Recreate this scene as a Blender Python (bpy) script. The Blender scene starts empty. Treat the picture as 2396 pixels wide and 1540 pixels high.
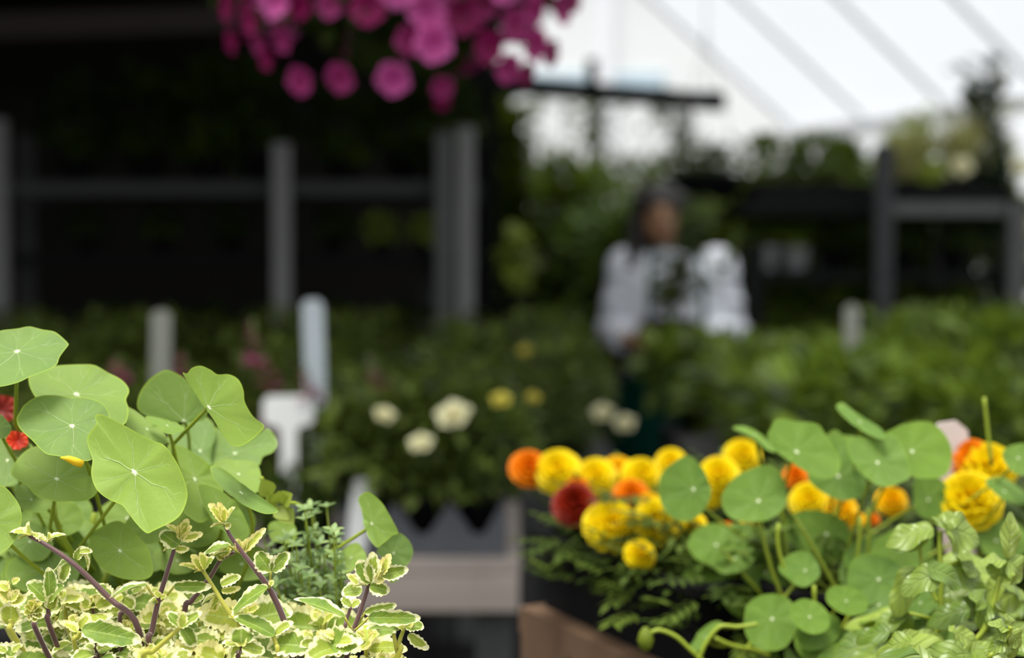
import bpy, math, random
from mathutils import Vector, Matrix
R = random.Random
sc = bpy.context.scene
COL = sc.collection
PI = math.pi
# ------------------------------------------------------------------ camera
FPX = 2396 * 50 / 36.0
CAMZ = 1.30
PITCH = math.atan(130 / FPX)
cam_d = bpy.data.cameras.new('camera'); cam = bpy.data.objects.new('camera', cam_d); COL.objects.link(cam)
cam_d.lens = 50; cam_d.sensor_width = 36; cam_d.clip_start = 0.02; cam_d.clip_end = 200
cam.location = (0, 0, CAMZ); cam.rotation_euler = (PI / 2 - PITCH, 0, 0)
cam_d.dof.use_dof = True; cam_d.dof.focus_distance = 0.712; cam_d.dof.aperture_fstop = 4.2
sc.camera = cam
FW = Vector((0, math.cos(PITCH), -math.sin(PITCH))); UP = Vector((0, math.sin(PITCH), math.cos(PITCH))); RT = Vector((1, 0, 0))
def ray(px, py):
    return FW + RT * ((px - 1198) / FPX) - UP * ((py - 770) / FPX)
def P(px, py, Y):
    d = ray(px, py)
    return Vector((0, 0, CAMZ)) + d * (Y / d.y)
def S(px, Y):            # a length read off at depth Y, in metres
    return px * Y / FPX
def proj(v):
    d = Vector(v) - Vector((0, 0, CAMZ)); w = d.dot(FW)
    return 1198 + d.x / w * FPX, 770 - d.dot(UP) / w * FPX
def C1(x, y): return (x / 3.4229, 700 + y / 3.4222)
def C2(x, y): return (x / 3.4229, 1090 + y / 3.4222)
def C3(x, y): return (500 + x / 3.4229, 1090 + y / 3.4222)
def C4(x, y): return (1100 + x / 3.4229, 1090 + y / 3.4222)
def C5(x, y): return (1696 + x / 3.4229, 1090 + y / 3.4222)
def C6(x, y): return (1696 + x / 3.4229, 700 + y / 3.4222)
# ------------------------------------------------------------------ objects
BASE = {}
KIDS = {}
def props(o, label=None, cat=None, group=None, kind=None):
    if label: o['label'] = label
    if cat: o['category'] = cat
    if group: o['group'] = group
    if kind: o['kind'] = kind
    return o
def thing(name, label, cat, loc=(0, 0, 0), group=None, kind=None):
    o = bpy.data.objects.new(name, None); COL.objects.link(o); o.empty_display_size = 0.02
    o.location = loc; BASE[o.name] = Vector(loc); KIDS[o.name] = []
    return props(o, label, cat, group, kind)
class MB:
    def __init__(s): s.v = []; s.f = []; s.a = []; s.m = []
    def vert(s, p, a=(0, 0, 0)):
        s.v.append(Vector(p)); s.a.append(a); return len(s.v) - 1
    def face(s, ids, m=0): s.f.append(tuple(ids)); s.m.append(m)
    def box(s, c, d, rot=None, m=0):
        c = Vector(c); hx, hy, hz = d[0] / 2, d[1] / 2, d[2] / 2; i0 = len(s.v)
        for x, y, z in ((-1,-1,-1),(1,-1,-1),(1,1,-1),(-1,1,-1),(-1,-1,1),(1,-1,1),(1,1,1),(-1,1,1)):
            p = Vector((x * hx, y * hy, z * hz))
            if rot: p = rot @ p
            s.vert(c + p)
        for q in ((0,3,2,1),(4,5,6,7),(0,1,5,4),(1,2,6,5),(2,3,7,6),(3,0,4,7)): s.face([i0 + k for k in q], m)
    def tube(s, pts, r, n=6, cap=True, m=0):
        pts = [Vector(p) for p in pts]; rs = r if isinstance(r, (list, tuple)) else [r] * len(pts); i0 = len(s.v); K = len(pts)
        up = None
        for i, p in enumerate(pts):
            t = (pts[min(i + 1, K - 1)] - pts[max(i - 1, 0)])
            if t.length < 1e-9: t = Vector((0, 0, 1))
            t.normalize()
            if up is None: up = t.orthogonal().normalized()
            up = (up - t * up.dot(t))
            if up.length < 1e-6: up = t.orthogonal()
            up.normalize(); sd = t.cross(up)
            for k in range(n):
                a = 2 * PI * k / n
                s.vert(p + up * (rs[i] * math.cos(a)) + sd * (rs[i] * math.sin(a)), (i / max(1, K - 1), k / n, 0.5))
        for i in range(K - 1):
            for k in range(n):
                a = i0 + i * n + k; b = i0 + i * n + (k + 1) % n
                s.face((a, b, b + n, a + n), m)
        if cap:
            s.face([i0 + k for k in range(n)][::-1], m); s.face([i0 + (K - 1) * n + k for k in range(n)], m)
    def lathe(s, prof, n=24, c=(0, 0, 0), m=0, cap0=True, cap1=False):
        i0 = len(s.v); c = Vector(c)
        for r, z in prof:
            for k in range(n):
                a = 2 * PI * k / n; s.vert(c + Vector((r * math.cos(a), r * math.sin(a), z)))
        for i in range(len(prof) - 1):
            for k in range(n):
                a = i0 + i * n + k; b = i0 + i * n + (k + 1) % n
                s.face((a, b, b + n, a + n), m)
        if cap0: s.face([i0 + k for k in range(n)][::-1], m)
        if cap1: s.face([i0 + (len(prof) - 1) * n + k for k in range(n)], m)
    def leaf(s, p, d, n, L, W, rnd=0.5, fold=0.25, curl=0.2, seg=3, shape=0.9):
        """small simple leaf: strip of 2*seg quads"""
        d = d.normalized(); sd = d.cross(n)
        if sd.length < 1e-5: sd = d.orthogonal()
        sd.normalize(); n = sd.cross(d).normalized(); rows = []
        for i in range(seg + 1):
            u = i / seg; w = W / 2 * max(0.02, math.sin(PI * min(1, max(0, u ** shape))) ) if 0 < i < seg else W * 0.03
            c = p + d * (L * u) - n * (curl * L * u * u); row = []
            for q in (-1, 0, 1):
                row.append(s.vert(c + sd * (q * w) + n * (abs(q) * w * fold), (u, q, rnd)))
            rows.append(row)
        for i in range(seg):
            for q in (0, 1): s.face((rows[i][q], rows[i][q + 1], rows[i + 1][q + 1], rows[i + 1][q]))
    def mesh(s, name, off=Vector((0, 0, 0)), smooth=True):
        me = bpy.data.meshes.new(name)
        me.from_pydata([tuple(v - off) for v in s.v], [], s.f)
        at = me.attributes.new('lf', 'FLOAT_VECTOR', 'POINT')
        fl = []
        for a in s.a: fl += list(a)
        at.data.foreach_set('vector', fl)
        me.polygons.foreach_set('use_smooth', [smooth] * len(s.f))
        if any(s.m): me.polygons.foreach_set('material_index', s.m)
        me.update(); return me
def part(name, mb, mat, parent=None, smooth=True, label=None, kind=None, bev=0):
    """mesh object; mb in world coordinates"""
    off = BASE[parent.name] if parent else Vector((0, 0, 0))
    me = mb.mesh(name, off, smooth)
    for m in (mat if isinstance(mat, (list, tuple)) else [mat]): me.materials.append(m)
    o = bpy.data.objects.new(name, me); COL.objects.link(o)
    if parent:
        o.parent = parent; KIDS.setdefault(parent.name, []).append(o)
    BASE[o.name] = off; KIDS.setdefault(o.name, [])
    if bev:
        b = o.modifiers.new('bev', 'BEVEL'); b.width = bev; b.segments = 2; b.limit_method = 'ANGLE'
    if label: o['label'] = label
    if kind: o['kind'] = kind
    return o
def dup(o, loc=None, rz=0, sc_=1, label=None, group=None, parent=None):
    c = o.copy(); COL.objects.link(c); KIDS[c.name] = []
    if parent: c.parent = parent; KIDS[parent.name].append(c); BASE[c.name] = BASE[parent.name]
    if loc is not None:
        c.location = loc; c.rotation_euler = (0, 0, rz); c.scale = (sc_,) * 3; BASE[c.name] = Vector(loc)
    if label: c['label'] = label
    if group: c['group'] = group
    for k in list(KIDS[o.name]): dup(k, parent=c)
    return c
def single(name, mb, mat, label, cat, group=None, smooth=True, bev=0):
    lo = Vector((min(v.x for v in mb.v), min(v.y for v in mb.v), min(v.z for v in mb.v))); hi = Vector((max(v.x for v in mb.v), max(v.y for v in mb.v), 0))
    off = Vector(((lo.x + hi.x) / 2, (lo.y + hi.y) / 2, lo.z)); me = mb.mesh(name, off, smooth)
    me.materials.append(mat); o = bpy.data.objects.new(name, me); COL.objects.link(o); o.location = off; BASE[o.name] = off; KIDS[o.name] = []
    if bev:
        b = o.modifiers.new('bev', 'BEVEL'); b.width = bev; b.segments = 2
    return props(o, label, cat, group)
def struct(name, mb, mat, smooth=False):
    return props(part(name, mb, mat, None, smooth), kind='structure')
# ------------------------------------------------------------------ materials
def lin(r, g, b):
    f = lambda c: (c / 255 / 12.92) if c <= 10 else ((c / 255 + 0.055) / 1.055) ** 2.4
    return (f(r), f(g), f(b), 1)
def newmat(name):
    m = bpy.data.materials.new(name); m.use_nodes = True; nt = m.node_tree; nt.nodes.clear()
    out = nt.nodes.new('ShaderNodeOutputMaterial'); return m, nt, out
def N(nt, t, **k):
    n = nt.nodes.new(t)
    for a, v in k.items(): setattr(n, a, v)
    return n
def mth(nt, op, a, b=None, c=None, clamp=False):
    n = N(nt, 'ShaderNodeMath', operation=op, use_clamp=clamp)
    for i, x in enumerate((a, b, c)):
        if x is None: continue
        if hasattr(x, 'is_linked'): nt.links.new(x, n.inputs[i])
        else: n.inputs[i].default_value = x
    return n.outputs[0]
def mixc(nt, f, a, b):
    n = N(nt, 'ShaderNodeMix', data_type='RGBA')
    for i, x in ((0, f), (6, a), (7, b)):
        if hasattr(x, 'is_linked'): nt.links.new(x, n.inputs[i])
        else: n.inputs[i].default_value = x
    return n.outputs[2]
def sstep(nt, x, lo, hi):
    n = N(nt, 'ShaderNodeMapRange', interpolation_type='SMOOTHSTEP')
    for i, v in ((0, x), (1, lo), (2, hi)):
        if hasattr(v, 'is_linked'): nt.links.new(v, n.inputs[i])
        else: n.inputs[i].default_value = v
    return n.outputs[0]
def noise(nt, scale, detail=2, vec=None, rough=0.5):
    n = N(nt, 'ShaderNodeTexNoise'); n.inputs['Scale'].default_value = scale; n.inputs['Detail'].default_value = detail; n.inputs['Roughness'].default_value = rough
    if vec is not None: nt.links.new(vec, n.inputs['Vector'])
    else:
        tc = N(nt, 'ShaderNodeTexCoord'); nt.links.new(tc.outputs['Object'], n.inputs['Vector'])
    return n.outputs[0]
def finish(nt, out, col, rough=0.5, transl=0.0, spec=0.4, bump=None, bstr=0.3, bdist=0.001, sheen=0, tcol=None, metal=0):
    b = N(nt, 'ShaderNodeBsdfPrincipled'); L = nt.links
    if hasattr(col, 'is_linked'): L.new(col, b.inputs['Base Color'])
    else: b.inputs['Base Color'].default_value = col
    if hasattr(rough, 'is_linked'): L.new(rough, b.inputs['Roughness'])
    else: b.inputs['Roughness'].default_value = rough
    b.inputs['Specular IOR Level'].default_value = spec; b.inputs['Metallic'].default_value = metal
    if sheen: b.inputs['Sheen Weight'].default_value = sheen; b.inputs['Sheen Roughness'].default_value = 0.4
    if bump is not None:
        bp = N(nt, 'ShaderNodeBump'); bp.inputs['Strength'].default_value = bstr; bp.inputs['Distance'].default_value = bdist
        L.new(bump, bp.inputs['Height']); L.new(bp.outputs[0], b.inputs['Normal'])
    if transl:
        t = N(nt, 'ShaderNodeBsdfTranslucent'); tc = tcol if tcol is not None else col
        if hasattr(tc, 'is_linked'): L.new(tc, t.inputs[0])
        else: t.inputs[0].default_value = tc
        mx = N(nt, 'ShaderNodeMixShader'); mx.inputs[0].default_value = transl
        L.new(b.outputs[0], mx.inputs[1]); L.new(t.outputs[0], mx.inputs[2]); L.new(mx.outputs[0], out.inputs[0])
    else: L.new(b.outputs[0], out.inputs[0])
def plain(name, col, rough=0.6, var=0.25, scale=12, spec=0.3, transl=0, bumpn=0, sheen=0, metal=0, bdist=0.002):
    m, nt, out = newmat(name); f = noise(nt, scale, 4)
    dk = tuple(c * (1 - var) for c in col[:3]) + (1,); lt = tuple(min(1, c * (1 + var)) for c in col[:3]) + (1,)
    finish(nt, out, mixc(nt, f, dk, lt), rough, transl, spec, f if bumpn else None, bumpn, bdist, sheen, None, metal); return m
def attr(nt):
    a = N(nt, 'ShaderNodeAttribute', attribute_name='lf'); s = N(nt, 'ShaderNodeSeparateXYZ'); nt.links.new(a.outputs['Vector'], s.inputs[0])
    return s.outputs[0], s.outputs[1], s.outputs[2], a.outputs['Vector']
def leafmat(name, a, b, rough=0.45, transl=0.3, spec=0.4, mid=None, tboost=1.5):
    """a..b by each leaf's own tone, paler midrib"""
    m, nt, out = newmat(name); u, v, r, vec = attr(nt)
    c = mixc(nt, r, a, b)
    if mid:
        c = mixc(nt, sstep(nt, mth(nt, 'ABSOLUTE', v), 0.22, 0.0), c, mid)
    n = noise(nt, 60, 2)
    c = mixc(nt, mth(nt, 'MULTIPLY', n, 0.35), c, tuple(x * 0.55 for x in a[:3]) + (1,))
    tc = mixc(nt, 0.5, c, tuple(min(1, x * tboost) for x in b[:3]) + (1,))
    finish(nt, out, c, rough, transl, spec, None, 0.3, 0.001, 0, tc); return m
def nasturtium_mat(name, base, base2, vein, edge):
    m, nt, out = newmat(name); x, y, r0, vec = attr(nt)
    r = mth(nt, 'SQRT', mth(nt, 'ADD', mth(nt, 'MULTIPLY', x, x), mth(nt, 'MULTIPLY', y, y)))
    th = mth(nt, 'ARCTAN2', y, x)
    nz = noise(nt, 2.2, 2, vec); nf = noise(nt, 260, 3)
    k = mth(nt, 'ADD', mth(nt, 'MULTIPLY', th, 8 / (2 * PI)), mth(nt, 'MULTIPLY', mth(nt, 'SUBTRACT', nz, 0.5), 0.5))
    fr = mth(nt, 'ABSOLUTE', mth(nt, 'SUBTRACT', mth(nt, 'FRACT', mth(nt, 'ADD', k, 10.0)), 0.5))     # 0 on a vein
    ds = mth(nt, 'MULTIPLY', fr, r)
    wv = mth(nt, 'MULTIPLY_ADD', mth(nt, 'SUBTRACT', 1.0, r), 0.016, 0.006)
    vn = sstep(nt, mth(nt, 'DIVIDE', ds, wv), 1.0, 0.15)
    vn = mth(nt, 'MULTIPLY', vn, sstep(nt, r, 0.97, 0.55))
    # forked side veins
    k2 = mth(nt, 'SUBTRACT', fr, mth(nt, 'MULTIPLY', mth(nt, 'SUBTRACT', r, 0.5), 0.42))
    v2 = mth(nt, 'MULTIPLY', sstep(nt, mth(nt, 'ABSOLUTE', mth(nt, 'MULTIPLY', k2, r)), 0.010, 0.003), sstep(nt, r, 0.5, 0.56))
    v2 = mth(nt, 'MULTIPLY', v2, sstep(nt, r, 0.98, 0.75))
    vo = N(nt, 'ShaderNodeTexVoronoi', feature='DISTANCE_TO_EDGE'); vo.inputs['Scale'].default_value = 14; nt.links.new(vec, vo.inputs['Vector'])
    net = sstep(nt, vo.outputs['Distance'], 0.05, 0.0)
    col = mixc(nt, noise(nt, 1.6, 3, vec), base, base2)
    col = mixc(nt, mth(nt, 'MULTIPLY', nf, 0.30), col, tuple(c * 0.6 for c in base[:3]) + (1,))
    col = mixc(nt, mth(nt, 'MULTIPLY', r0, 0.45), col, edge)
    col = mixc(nt, mth(nt, 'MULTIPLY', net, 0.07), col, vein)
    col = mixc(nt, mth(nt, 'MULTIPLY', v2, 0.30), col, vein)
    col = mixc(nt, mth(nt, 'MULTIPLY', vn, 0.65), col, vein)
    col = mixc(nt, mth(nt, 'MULTIPLY', sstep(nt, r, 0.955, 1.0), 0.75), col, edge)
    col = mixc(nt, sstep(nt, r, 0.075, 0.03), col, (0.80, 0.86, 0.55, 1))
    bmp = mth(nt, 'ADD', mth(nt, 'MULTIPLY', vn, -1.0), mth(nt, 'MULTIPLY', nf, 0.35))
    tc = mixc(nt, 0.4, col, (0.26, 0.40, 0.015, 1))
    finish(nt, out, col, 0.55, 0.14, 0.2, bmp, 0.6, 0.0008, 0, tc); return m
def variegated_mat(name):
    m, nt, out = newmat(name); u, s, r0, vec = attr(nt)
    oi = N(nt, 'ShaderNodeObjectInfo')
    n1 = noise(nt, 190, 3); n2 = noise(nt, 420, 2)
    e = mth(nt, 'MAXIMUM', mth(nt, 'ABSOLUTE', s), mth(nt, 'MULTIPLY', mth(nt, 'SUBTRACT', u, 0.60), 2.4))
    e = mth(nt, 'ADD', e, mth(nt, 'MULTIPLY', mth(nt, 'SUBTRACT', n1, 0.5), 1.0))
    e = mth(nt, 'ADD', e, mth(nt, 'MULTIPLY', mth(nt, 'SUBTRACT', r0, 0.5), 0.45))
    f = sstep(nt, e, 0.54, 0.71)
    g = mixc(nt, n1, (0.075, 0.17, 0.022, 1), (0.31, 0.42, 0.035, 1))
    g = mixc(nt, mth(nt, 'MULTIPLY', sstep(nt, r0, 0.35, 0.95), 0.85), g, (0.52, 0.55, 0.06, 1))
    # side veins and midrib
    vv = mth(nt, 'FRACT', mth(nt, 'SUBTRACT', mth(nt, 'MULTIPLY', u, 6.0), mth(nt, 'MULTIPLY', mth(nt, 'ABSOLUTE', s), 1.8)))
    vv = sstep(nt, mth(nt, 'ABSOLUTE', mth(nt, 'SUBTRACT', vv, 0.5)), 0.10, 0.0)
    md = sstep(nt, mth(nt, 'ABSOLUTE', s), 0.09, 0.02)
    g = mixc(nt, mth(nt, 'MULTIPLY', mth(nt, 'MAXIMUM', mth(nt, 'MULTIPLY', vv, 0.5), md), 0.5), g, (0.50, 0.60, 0.18, 1))
    w = mixc(nt, n2, (0.92, 0.85, 0.30, 1), (0.97, 0.96, 0.70, 1))
    w = mixc(nt, mth(nt, 'MULTIPLY', sstep(nt, r0, 0.66, 0.97), 0.6), w, (0.90, 0.74, 0.14, 1))
    c = mixc(nt, f, g, w)
    bmp = mth(nt, 'ADD', mth(nt, 'MULTIPLY', n2, 0.6), mth(nt, 'MULTIPLY', vv, -0.5))
    finish(nt, out, c, 0.5, 0.25, 0.35, bmp, 0.5, 0.0008, 0.15, c); return m
M = {}
M['nast'] = nasturtium_mat('nasturtium leaf', (0.100, 0.190, 0.044, 1), (0.180, 0.272, 0.050, 1), (0.42, 0.53, 0.23, 1), (0.29, 0.40, 0.035, 1))
M['nast2'] = nasturtium_mat('nasturtium leaf bluish', (0.066, 0.145, 0.024, 1), (0.135, 0.230, 0.024, 1), (0.34, 0.46, 0.14, 1), (0.20, 0.32, 0.03, 1))
M['petiole'] = plain('petiole green', (0.31, 0.39, 0.03), 0.45, 0.2, 30, 0.4, 0.15)
M['varieg'] = variegated_mat('variegated plectranthus leaf')
M['pstem'] = plain('purple stem', (0.115, 0.055, 0.050), 0.5, 0.35, 60, 0.3, 0, 0, 0.9)
M['ystem'] = plain('yellow green stem', (0.46, 0.44, 0.06), 0.5, 0.25, 60, 0.3, 0.1, 0, 0.5)
M['thyme'] = leafmat('herb leaf', (0.11, 0.19, 0.05, 1), (0.30, 0.41, 0.13, 1), 0.5, 0.2)
def basil_mat():
    m, nt, out = newmat('basil leaf'); u, q, r0, vec = attr(nt); n1 = noise(nt, 45, 2)
    vv = mth(nt, 'FRACT', mth(nt, 'SUBTRACT', mth(nt, 'MULTIPLY', u, 5.0), mth(nt, 'MULTIPLY', mth(nt, 'ABSOLUTE', q), 1.6)))
    vv = sstep(nt, mth(nt, 'ABSOLUTE', mth(nt, 'SUBTRACT', vv, 0.5)), 0.16, 0.0); md = sstep(nt, mth(nt, 'ABSOLUTE', q), 0.10, 0.02); vn = mth(nt, 'MAXIMUM', vv, md)
    c = mixc(nt, r0, (0.12, 0.21, 0.014, 1), (0.36, 0.46, 0.07, 1)); c = mixc(nt, mth(nt, 'MULTIPLY', n1, 0.4), c, (0.05, 0.10, 0.008, 1)); c = mixc(nt, mth(nt, 'MULTIPLY', vn, 0.45), c, (0.38, 0.48, 0.12, 1))
    finish(nt, out, c, 0.38, 0.22, 0.6, mth(nt, 'ADD', mth(nt, 'MULTIPLY', vn, -1.0), mth(nt, 'MULTIPLY', n1, 0.5)), 0.7, 0.0014, 0, mixc(nt, 0.5, c, (0.34, 0.44, 0.02, 1))); return m
M['basil'] = basil_mat()
M['roseleaf'] = leafmat('rose leaf', (0.011, 0.020, 0.002, 1), (0.165, 0.230, 0.034, 1), 0.5, 0.25, 0.22)
M['midleaf'] = leafmat('bedding leaf', (0.018, 0.034, 0.002, 1), (0.17, 0.25, 0.024, 1), 0.5, 0.3, 0.25)
M['mariglf'] = leafmat('marigold leaf', (0.03, 0.055, 0.006, 1), (0.13, 0.19, 0.022, 1), 0.6, 0.25, 0.2)
M['darkleaf'] = leafmat('dark shrub leaf', (0.010, 0.020, 0.002, 1), (0.05, 0.085, 0.008, 1), 0.6, 0.25, 0.12)
M['treeleaf'] = leafmat('hedge leaf', (0.010, 0.022, 0.001, 1), (0.060, 0.092, 0.004, 1), 0.6, 0.3, 0.12)
M['paleleaf'] = leafmat('pale grass leaf', (0.26, 0.27, 0.06, 1), (0.50, 0.48, 0.20, 1), 0.5, 0.3)
M['conif'] = leafmat('conifer leaf', (0.012, 0.03, 0.01, 1), (0.035, 0.07, 0.02, 1), 0.5, 0.1)
M['limeleaf'] = leafmat('lime leaf', (0.20, 0.26, 0.02, 1), (0.36, 0.44, 0.06, 1), 0.45, 0.3)
M['bark'] = plain('twig', (0.06, 0.045, 0.025), 0.8, 0.4, 20)
M['gstem'] = plain('green stem', (0.07, 0.12, 0.025), 0.6, 0.3, 30, 0.3)
M['pot'] = plain('black plastic pot', (0.006, 0.006, 0.0065), 0.7, 0.3, 30, 0.12)
M['whitepot'] = plain('grey white pot', (0.50, 0.49, 0.50), 0.5, 0.1, 30, 0.4)
M['redpot'] = plain('red clay pot', (0.45, 0.055, 0.02), 0.6, 0.2, 20)
M['soil'] = plain('potting soil', (0.018, 0.012, 0.008), 0.95, 0.6, 90, 0.1, 0, 0.8)
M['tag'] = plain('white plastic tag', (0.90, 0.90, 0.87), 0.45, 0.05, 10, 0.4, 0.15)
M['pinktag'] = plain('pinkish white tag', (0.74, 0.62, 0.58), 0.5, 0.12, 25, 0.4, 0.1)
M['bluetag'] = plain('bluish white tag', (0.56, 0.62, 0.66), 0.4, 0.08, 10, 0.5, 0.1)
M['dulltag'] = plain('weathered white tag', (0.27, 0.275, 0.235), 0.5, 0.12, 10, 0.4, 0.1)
M['greytray'] = plain('grey plastic tray', (0.095, 0.095, 0.106), 0.45, 0.12, 12, 0.3)
def petal(name, col, tip, transl=0.25, dark=None, rough=0.5):
    m, nt, out = newmat(name); u, v, r, vec = attr(nt)
    c = mixc(nt, sstep(nt, u, 0.2, 1.0), col, tip)
    if dark: c = mixc(nt, sstep(nt, u, 0.22, 0.05), c, dark)
    c = mixc(nt, mth(nt, 'MULTIPLY', r, 0.35), c, tuple(x * 0.6 for x in col[:3]) + (1,))
    finish(nt, out, c, rough, transl, 0.3); return m
M['yel'] = petal('yellow petal', (0.98, 0.64, 0.0, 1), (0.98, 0.80, 0.003, 1), 0.4)
M['gold'] = petal('golden petal', (0.95, 0.42, 0.0, 1), (0.98, 0.66, 0.0, 1), 0.4)
M['ora'] = petal('orange petal', (0.80, 0.12, 0.0, 1), (0.95, 0.30, 0.0, 1), 0.3)
M['mahog'] = petal('dark red petal', (0.16, 0.006, 0.0, 1), (0.26, 0.012, 0.0, 1), 0.15)
M['pink'] = petal('magenta petal', (0.30, 0.012, 0.11, 1), (0.50, 0.055, 0.25, 1), 0.3, (0.35, 0.0, 0.12, 1))
M['pink2'] = petal('deep magenta petal', (0.22, 0.0, 0.065, 1), (0.33, 0.008, 0.12, 1), 0.3, (0.22, 0.0, 0.08, 1))
M['pink3'] = petal('light pink petal', (0.50, 0.045, 0.25, 1), (0.76, 0.14, 0.46, 1), 0.3)
M['cream'] = petal('cream petal', (0.72, 0.64, 0.28, 1), (0.86, 0.84, 0.58, 1), 0.25)
M['lemon'] = petal('lemon petal', (0.62, 0.52, 0.05, 1), (0.74, 0.66, 0.12, 1), 0.25)
M['mauve'] = petal('dull mauve petal', (0.40, 0.06, 0.17, 1), (0.52, 0.15, 0.29, 1), 0.2)
M['yelplain'] = plain('yellow bud', (0.96, 0.66, 0.02), 0.4, 0.05, 30, 0.4, 0.2)
M['redpetal'] = petal('red petal', (0.55, 0.02, 0.0, 1), (0.75, 0.05, 0.005, 1), 0.3)
def woodmat(name, a, b, rough=0.75, axis=0, sc_=1.0):
    m, nt, out = newmat(name); tc = N(nt, 'ShaderNodeTexCoord'); mp = N(nt, 'ShaderNodeMapping')
    s = [22 * sc_] * 3; s[axis] = 1.2 * sc_; mp.inputs['Scale'].default_value = s
    nt.links.new(tc.outputs['Object'], mp.inputs[0]); f = noise(nt, 1.0, 6, mp.outputs[0], 0.65)
    finish(nt, out, mixc(nt, f, a, b), rough, 0, 0.2, f, 0.4, 0.002); return m
M['plank'] = woodmat('weathered pale plank', (0.22, 0.185, 0.16, 1), (0.42, 0.36, 0.32, 1))
M['crate'] = woodmat('brown crate wood', (0.09, 0.052, 0.030, 1), (0.18, 0.108, 0.066, 1), 0.75, 2)
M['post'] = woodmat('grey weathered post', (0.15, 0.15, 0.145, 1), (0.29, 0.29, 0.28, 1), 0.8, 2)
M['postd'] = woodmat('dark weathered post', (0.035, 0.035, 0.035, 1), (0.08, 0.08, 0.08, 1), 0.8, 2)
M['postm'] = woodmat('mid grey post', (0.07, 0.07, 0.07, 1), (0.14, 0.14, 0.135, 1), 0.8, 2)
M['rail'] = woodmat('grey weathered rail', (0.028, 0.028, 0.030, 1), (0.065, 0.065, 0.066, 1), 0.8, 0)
M['beam'] = woodmat('brown grey beam', (0.06, 0.05, 0.04, 1), (0.12, 0.10, 0.085, 1), 0.85, 0)
M['black'] = plain('dark steel', (0.006, 0.0065, 0.006), 0.8, 0.2, 8, 0.1)
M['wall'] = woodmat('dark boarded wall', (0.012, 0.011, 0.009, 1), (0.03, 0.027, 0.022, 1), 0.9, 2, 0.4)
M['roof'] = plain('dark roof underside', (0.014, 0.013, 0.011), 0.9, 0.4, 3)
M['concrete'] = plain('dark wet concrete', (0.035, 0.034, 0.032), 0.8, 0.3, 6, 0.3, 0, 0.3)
M['white'] = plain('white painted steel', (0.90, 0.90, 0.92), 0.6, 0.04, 5)
M['bldg'] = plain('pale render', (0.90, 0.90, 0.89), 0.8, 0.04, 0.6)
M['glassblue'] = plain('pale blue glazing', (0.55, 0.68, 0.76), 0.2, 0.06, 0.5, 0.5)
def filmmat():
    m, nt, out = newmat('white greenhouse film'); t = N(nt, 'ShaderNodeBsdfTranslucent'); d = N(nt, 'ShaderNodeBsdfDiffuse'); mx = N(nt, 'ShaderNodeMixShader')
    f = noise(nt, 0.9, 3); c = mixc(nt, f, (0.47, 0.485, 0.51, 1), (0.53, 0.54, 0.56, 1)); nt.links.new(c, t.inputs[0]); d.inputs[0].default_value = (0.7, 0.72, 0.75, 1); mx.inputs[0].default_value = 0.22
    nt.links.new(t.outputs[0], mx.inputs[1]); nt.links.new(d.outputs[0], mx.inputs[2]); nt.links.new(mx.outputs[0], out.inputs[0]); return m
M['film'] = filmmat()
M['skin'] = plain('skin', (0.26, 0.14, 0.075), 0.5, 0.08, 30, 0.35)
M['shirt'] = plain('white shirt cloth', (0.72, 0.74, 0.80), 0.8, 0.05, 14, 0.2, 0.1)
M['apron'] = plain('dark teal apron cloth', (0.002, 0.045, 0.032), 0.85, 0.15, 20, 0.1)
M['trouser'] = plain('black trousers', (0.010, 0.010, 0.012), 0.85, 0.2, 20, 0.1)
M['hair'] = plain('black hair', (0.010, 0.007, 0.005), 0.5, 0.3, 80, 0.4)
M['shoe'] = plain('black shoe', (0.012, 0.012, 0.012), 0.5, 0.2, 30)
M['eye'] = plain('dark eye', (0.02, 0.012, 0.008), 0.2, 0.1, 30, 0.5)
M['lip'] = plain('lip', (0.30, 0.09, 0.07), 0.45, 0.05, 30)
# ------------------------------------------------------------------ light
w = bpy.data.worlds.new('overcast sky'); sc.world = w; w.use_nodes = True
bg = w.node_tree.nodes['Background']; bg.inputs[0].default_value = (0.95, 0.98, 1.0, 1); bg.inputs[1].default_value = 1.0
wn = w.node_tree; wt = wn.nodes.new('ShaderNodeTexCoord'); ws = wn.nodes.new('ShaderNodeSeparateXYZ'); wn.links.new(wt.outputs['Generated'], ws.inputs[0])
wz = wn.nodes.new('ShaderNodeMath'); wz.operation = 'MAXIMUM'; wn.links.new(ws.outputs[2], wz.inputs[0]); wz.inputs[1].default_value = 0
wm = wn.nodes.new('ShaderNodeMath'); wm.operation = 'MULTIPLY_ADD'; wn.links.new(wz.outputs[0], wm.inputs[0]); wm.inputs[1].default_value = 0.95; wm.inputs[2].default_value = 0.72; wn.links.new(wm.outputs[0], bg.inputs[1])   # overcast: brighter overhead
sl = bpy.data.lights.new('hazy sun', 'SUN'); sun = bpy.data.objects.new('hazy sun', sl); COL.objects.link(sun)
sl.energy = 3.1; sl.angle = math.radians(22); sl.color = (1.0, 0.97, 0.90)
sun.rotation_euler = (math.radians(11), math.radians(-12), 0)
sc.view_settings.view_transform = 'Standard'; sc.view_settings.look = 'None'; sc.view_settings.gamma = 1; sc.view_settings.use_curve_mapping = False
sc.view_settings.exposure = 0.40
sc.cycles.use_denoising = True; sc.cycles.use_adaptive_sampling = True; sc.cycles.adaptive_threshold = 0.02; sc.cycles.max_bounces = 5; sc.cycles.diffuse_bounces = 3; sc.cycles.glossy_bounces = 2; sc.cycles.transmission_bounces = 4; sc.cycles.transparent_max_bounces = 4
sc.cycles.caustics_reflective = False; sc.cycles.caustics_refractive = False; sc.cycles.sample_clamp_indirect = 6
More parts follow.
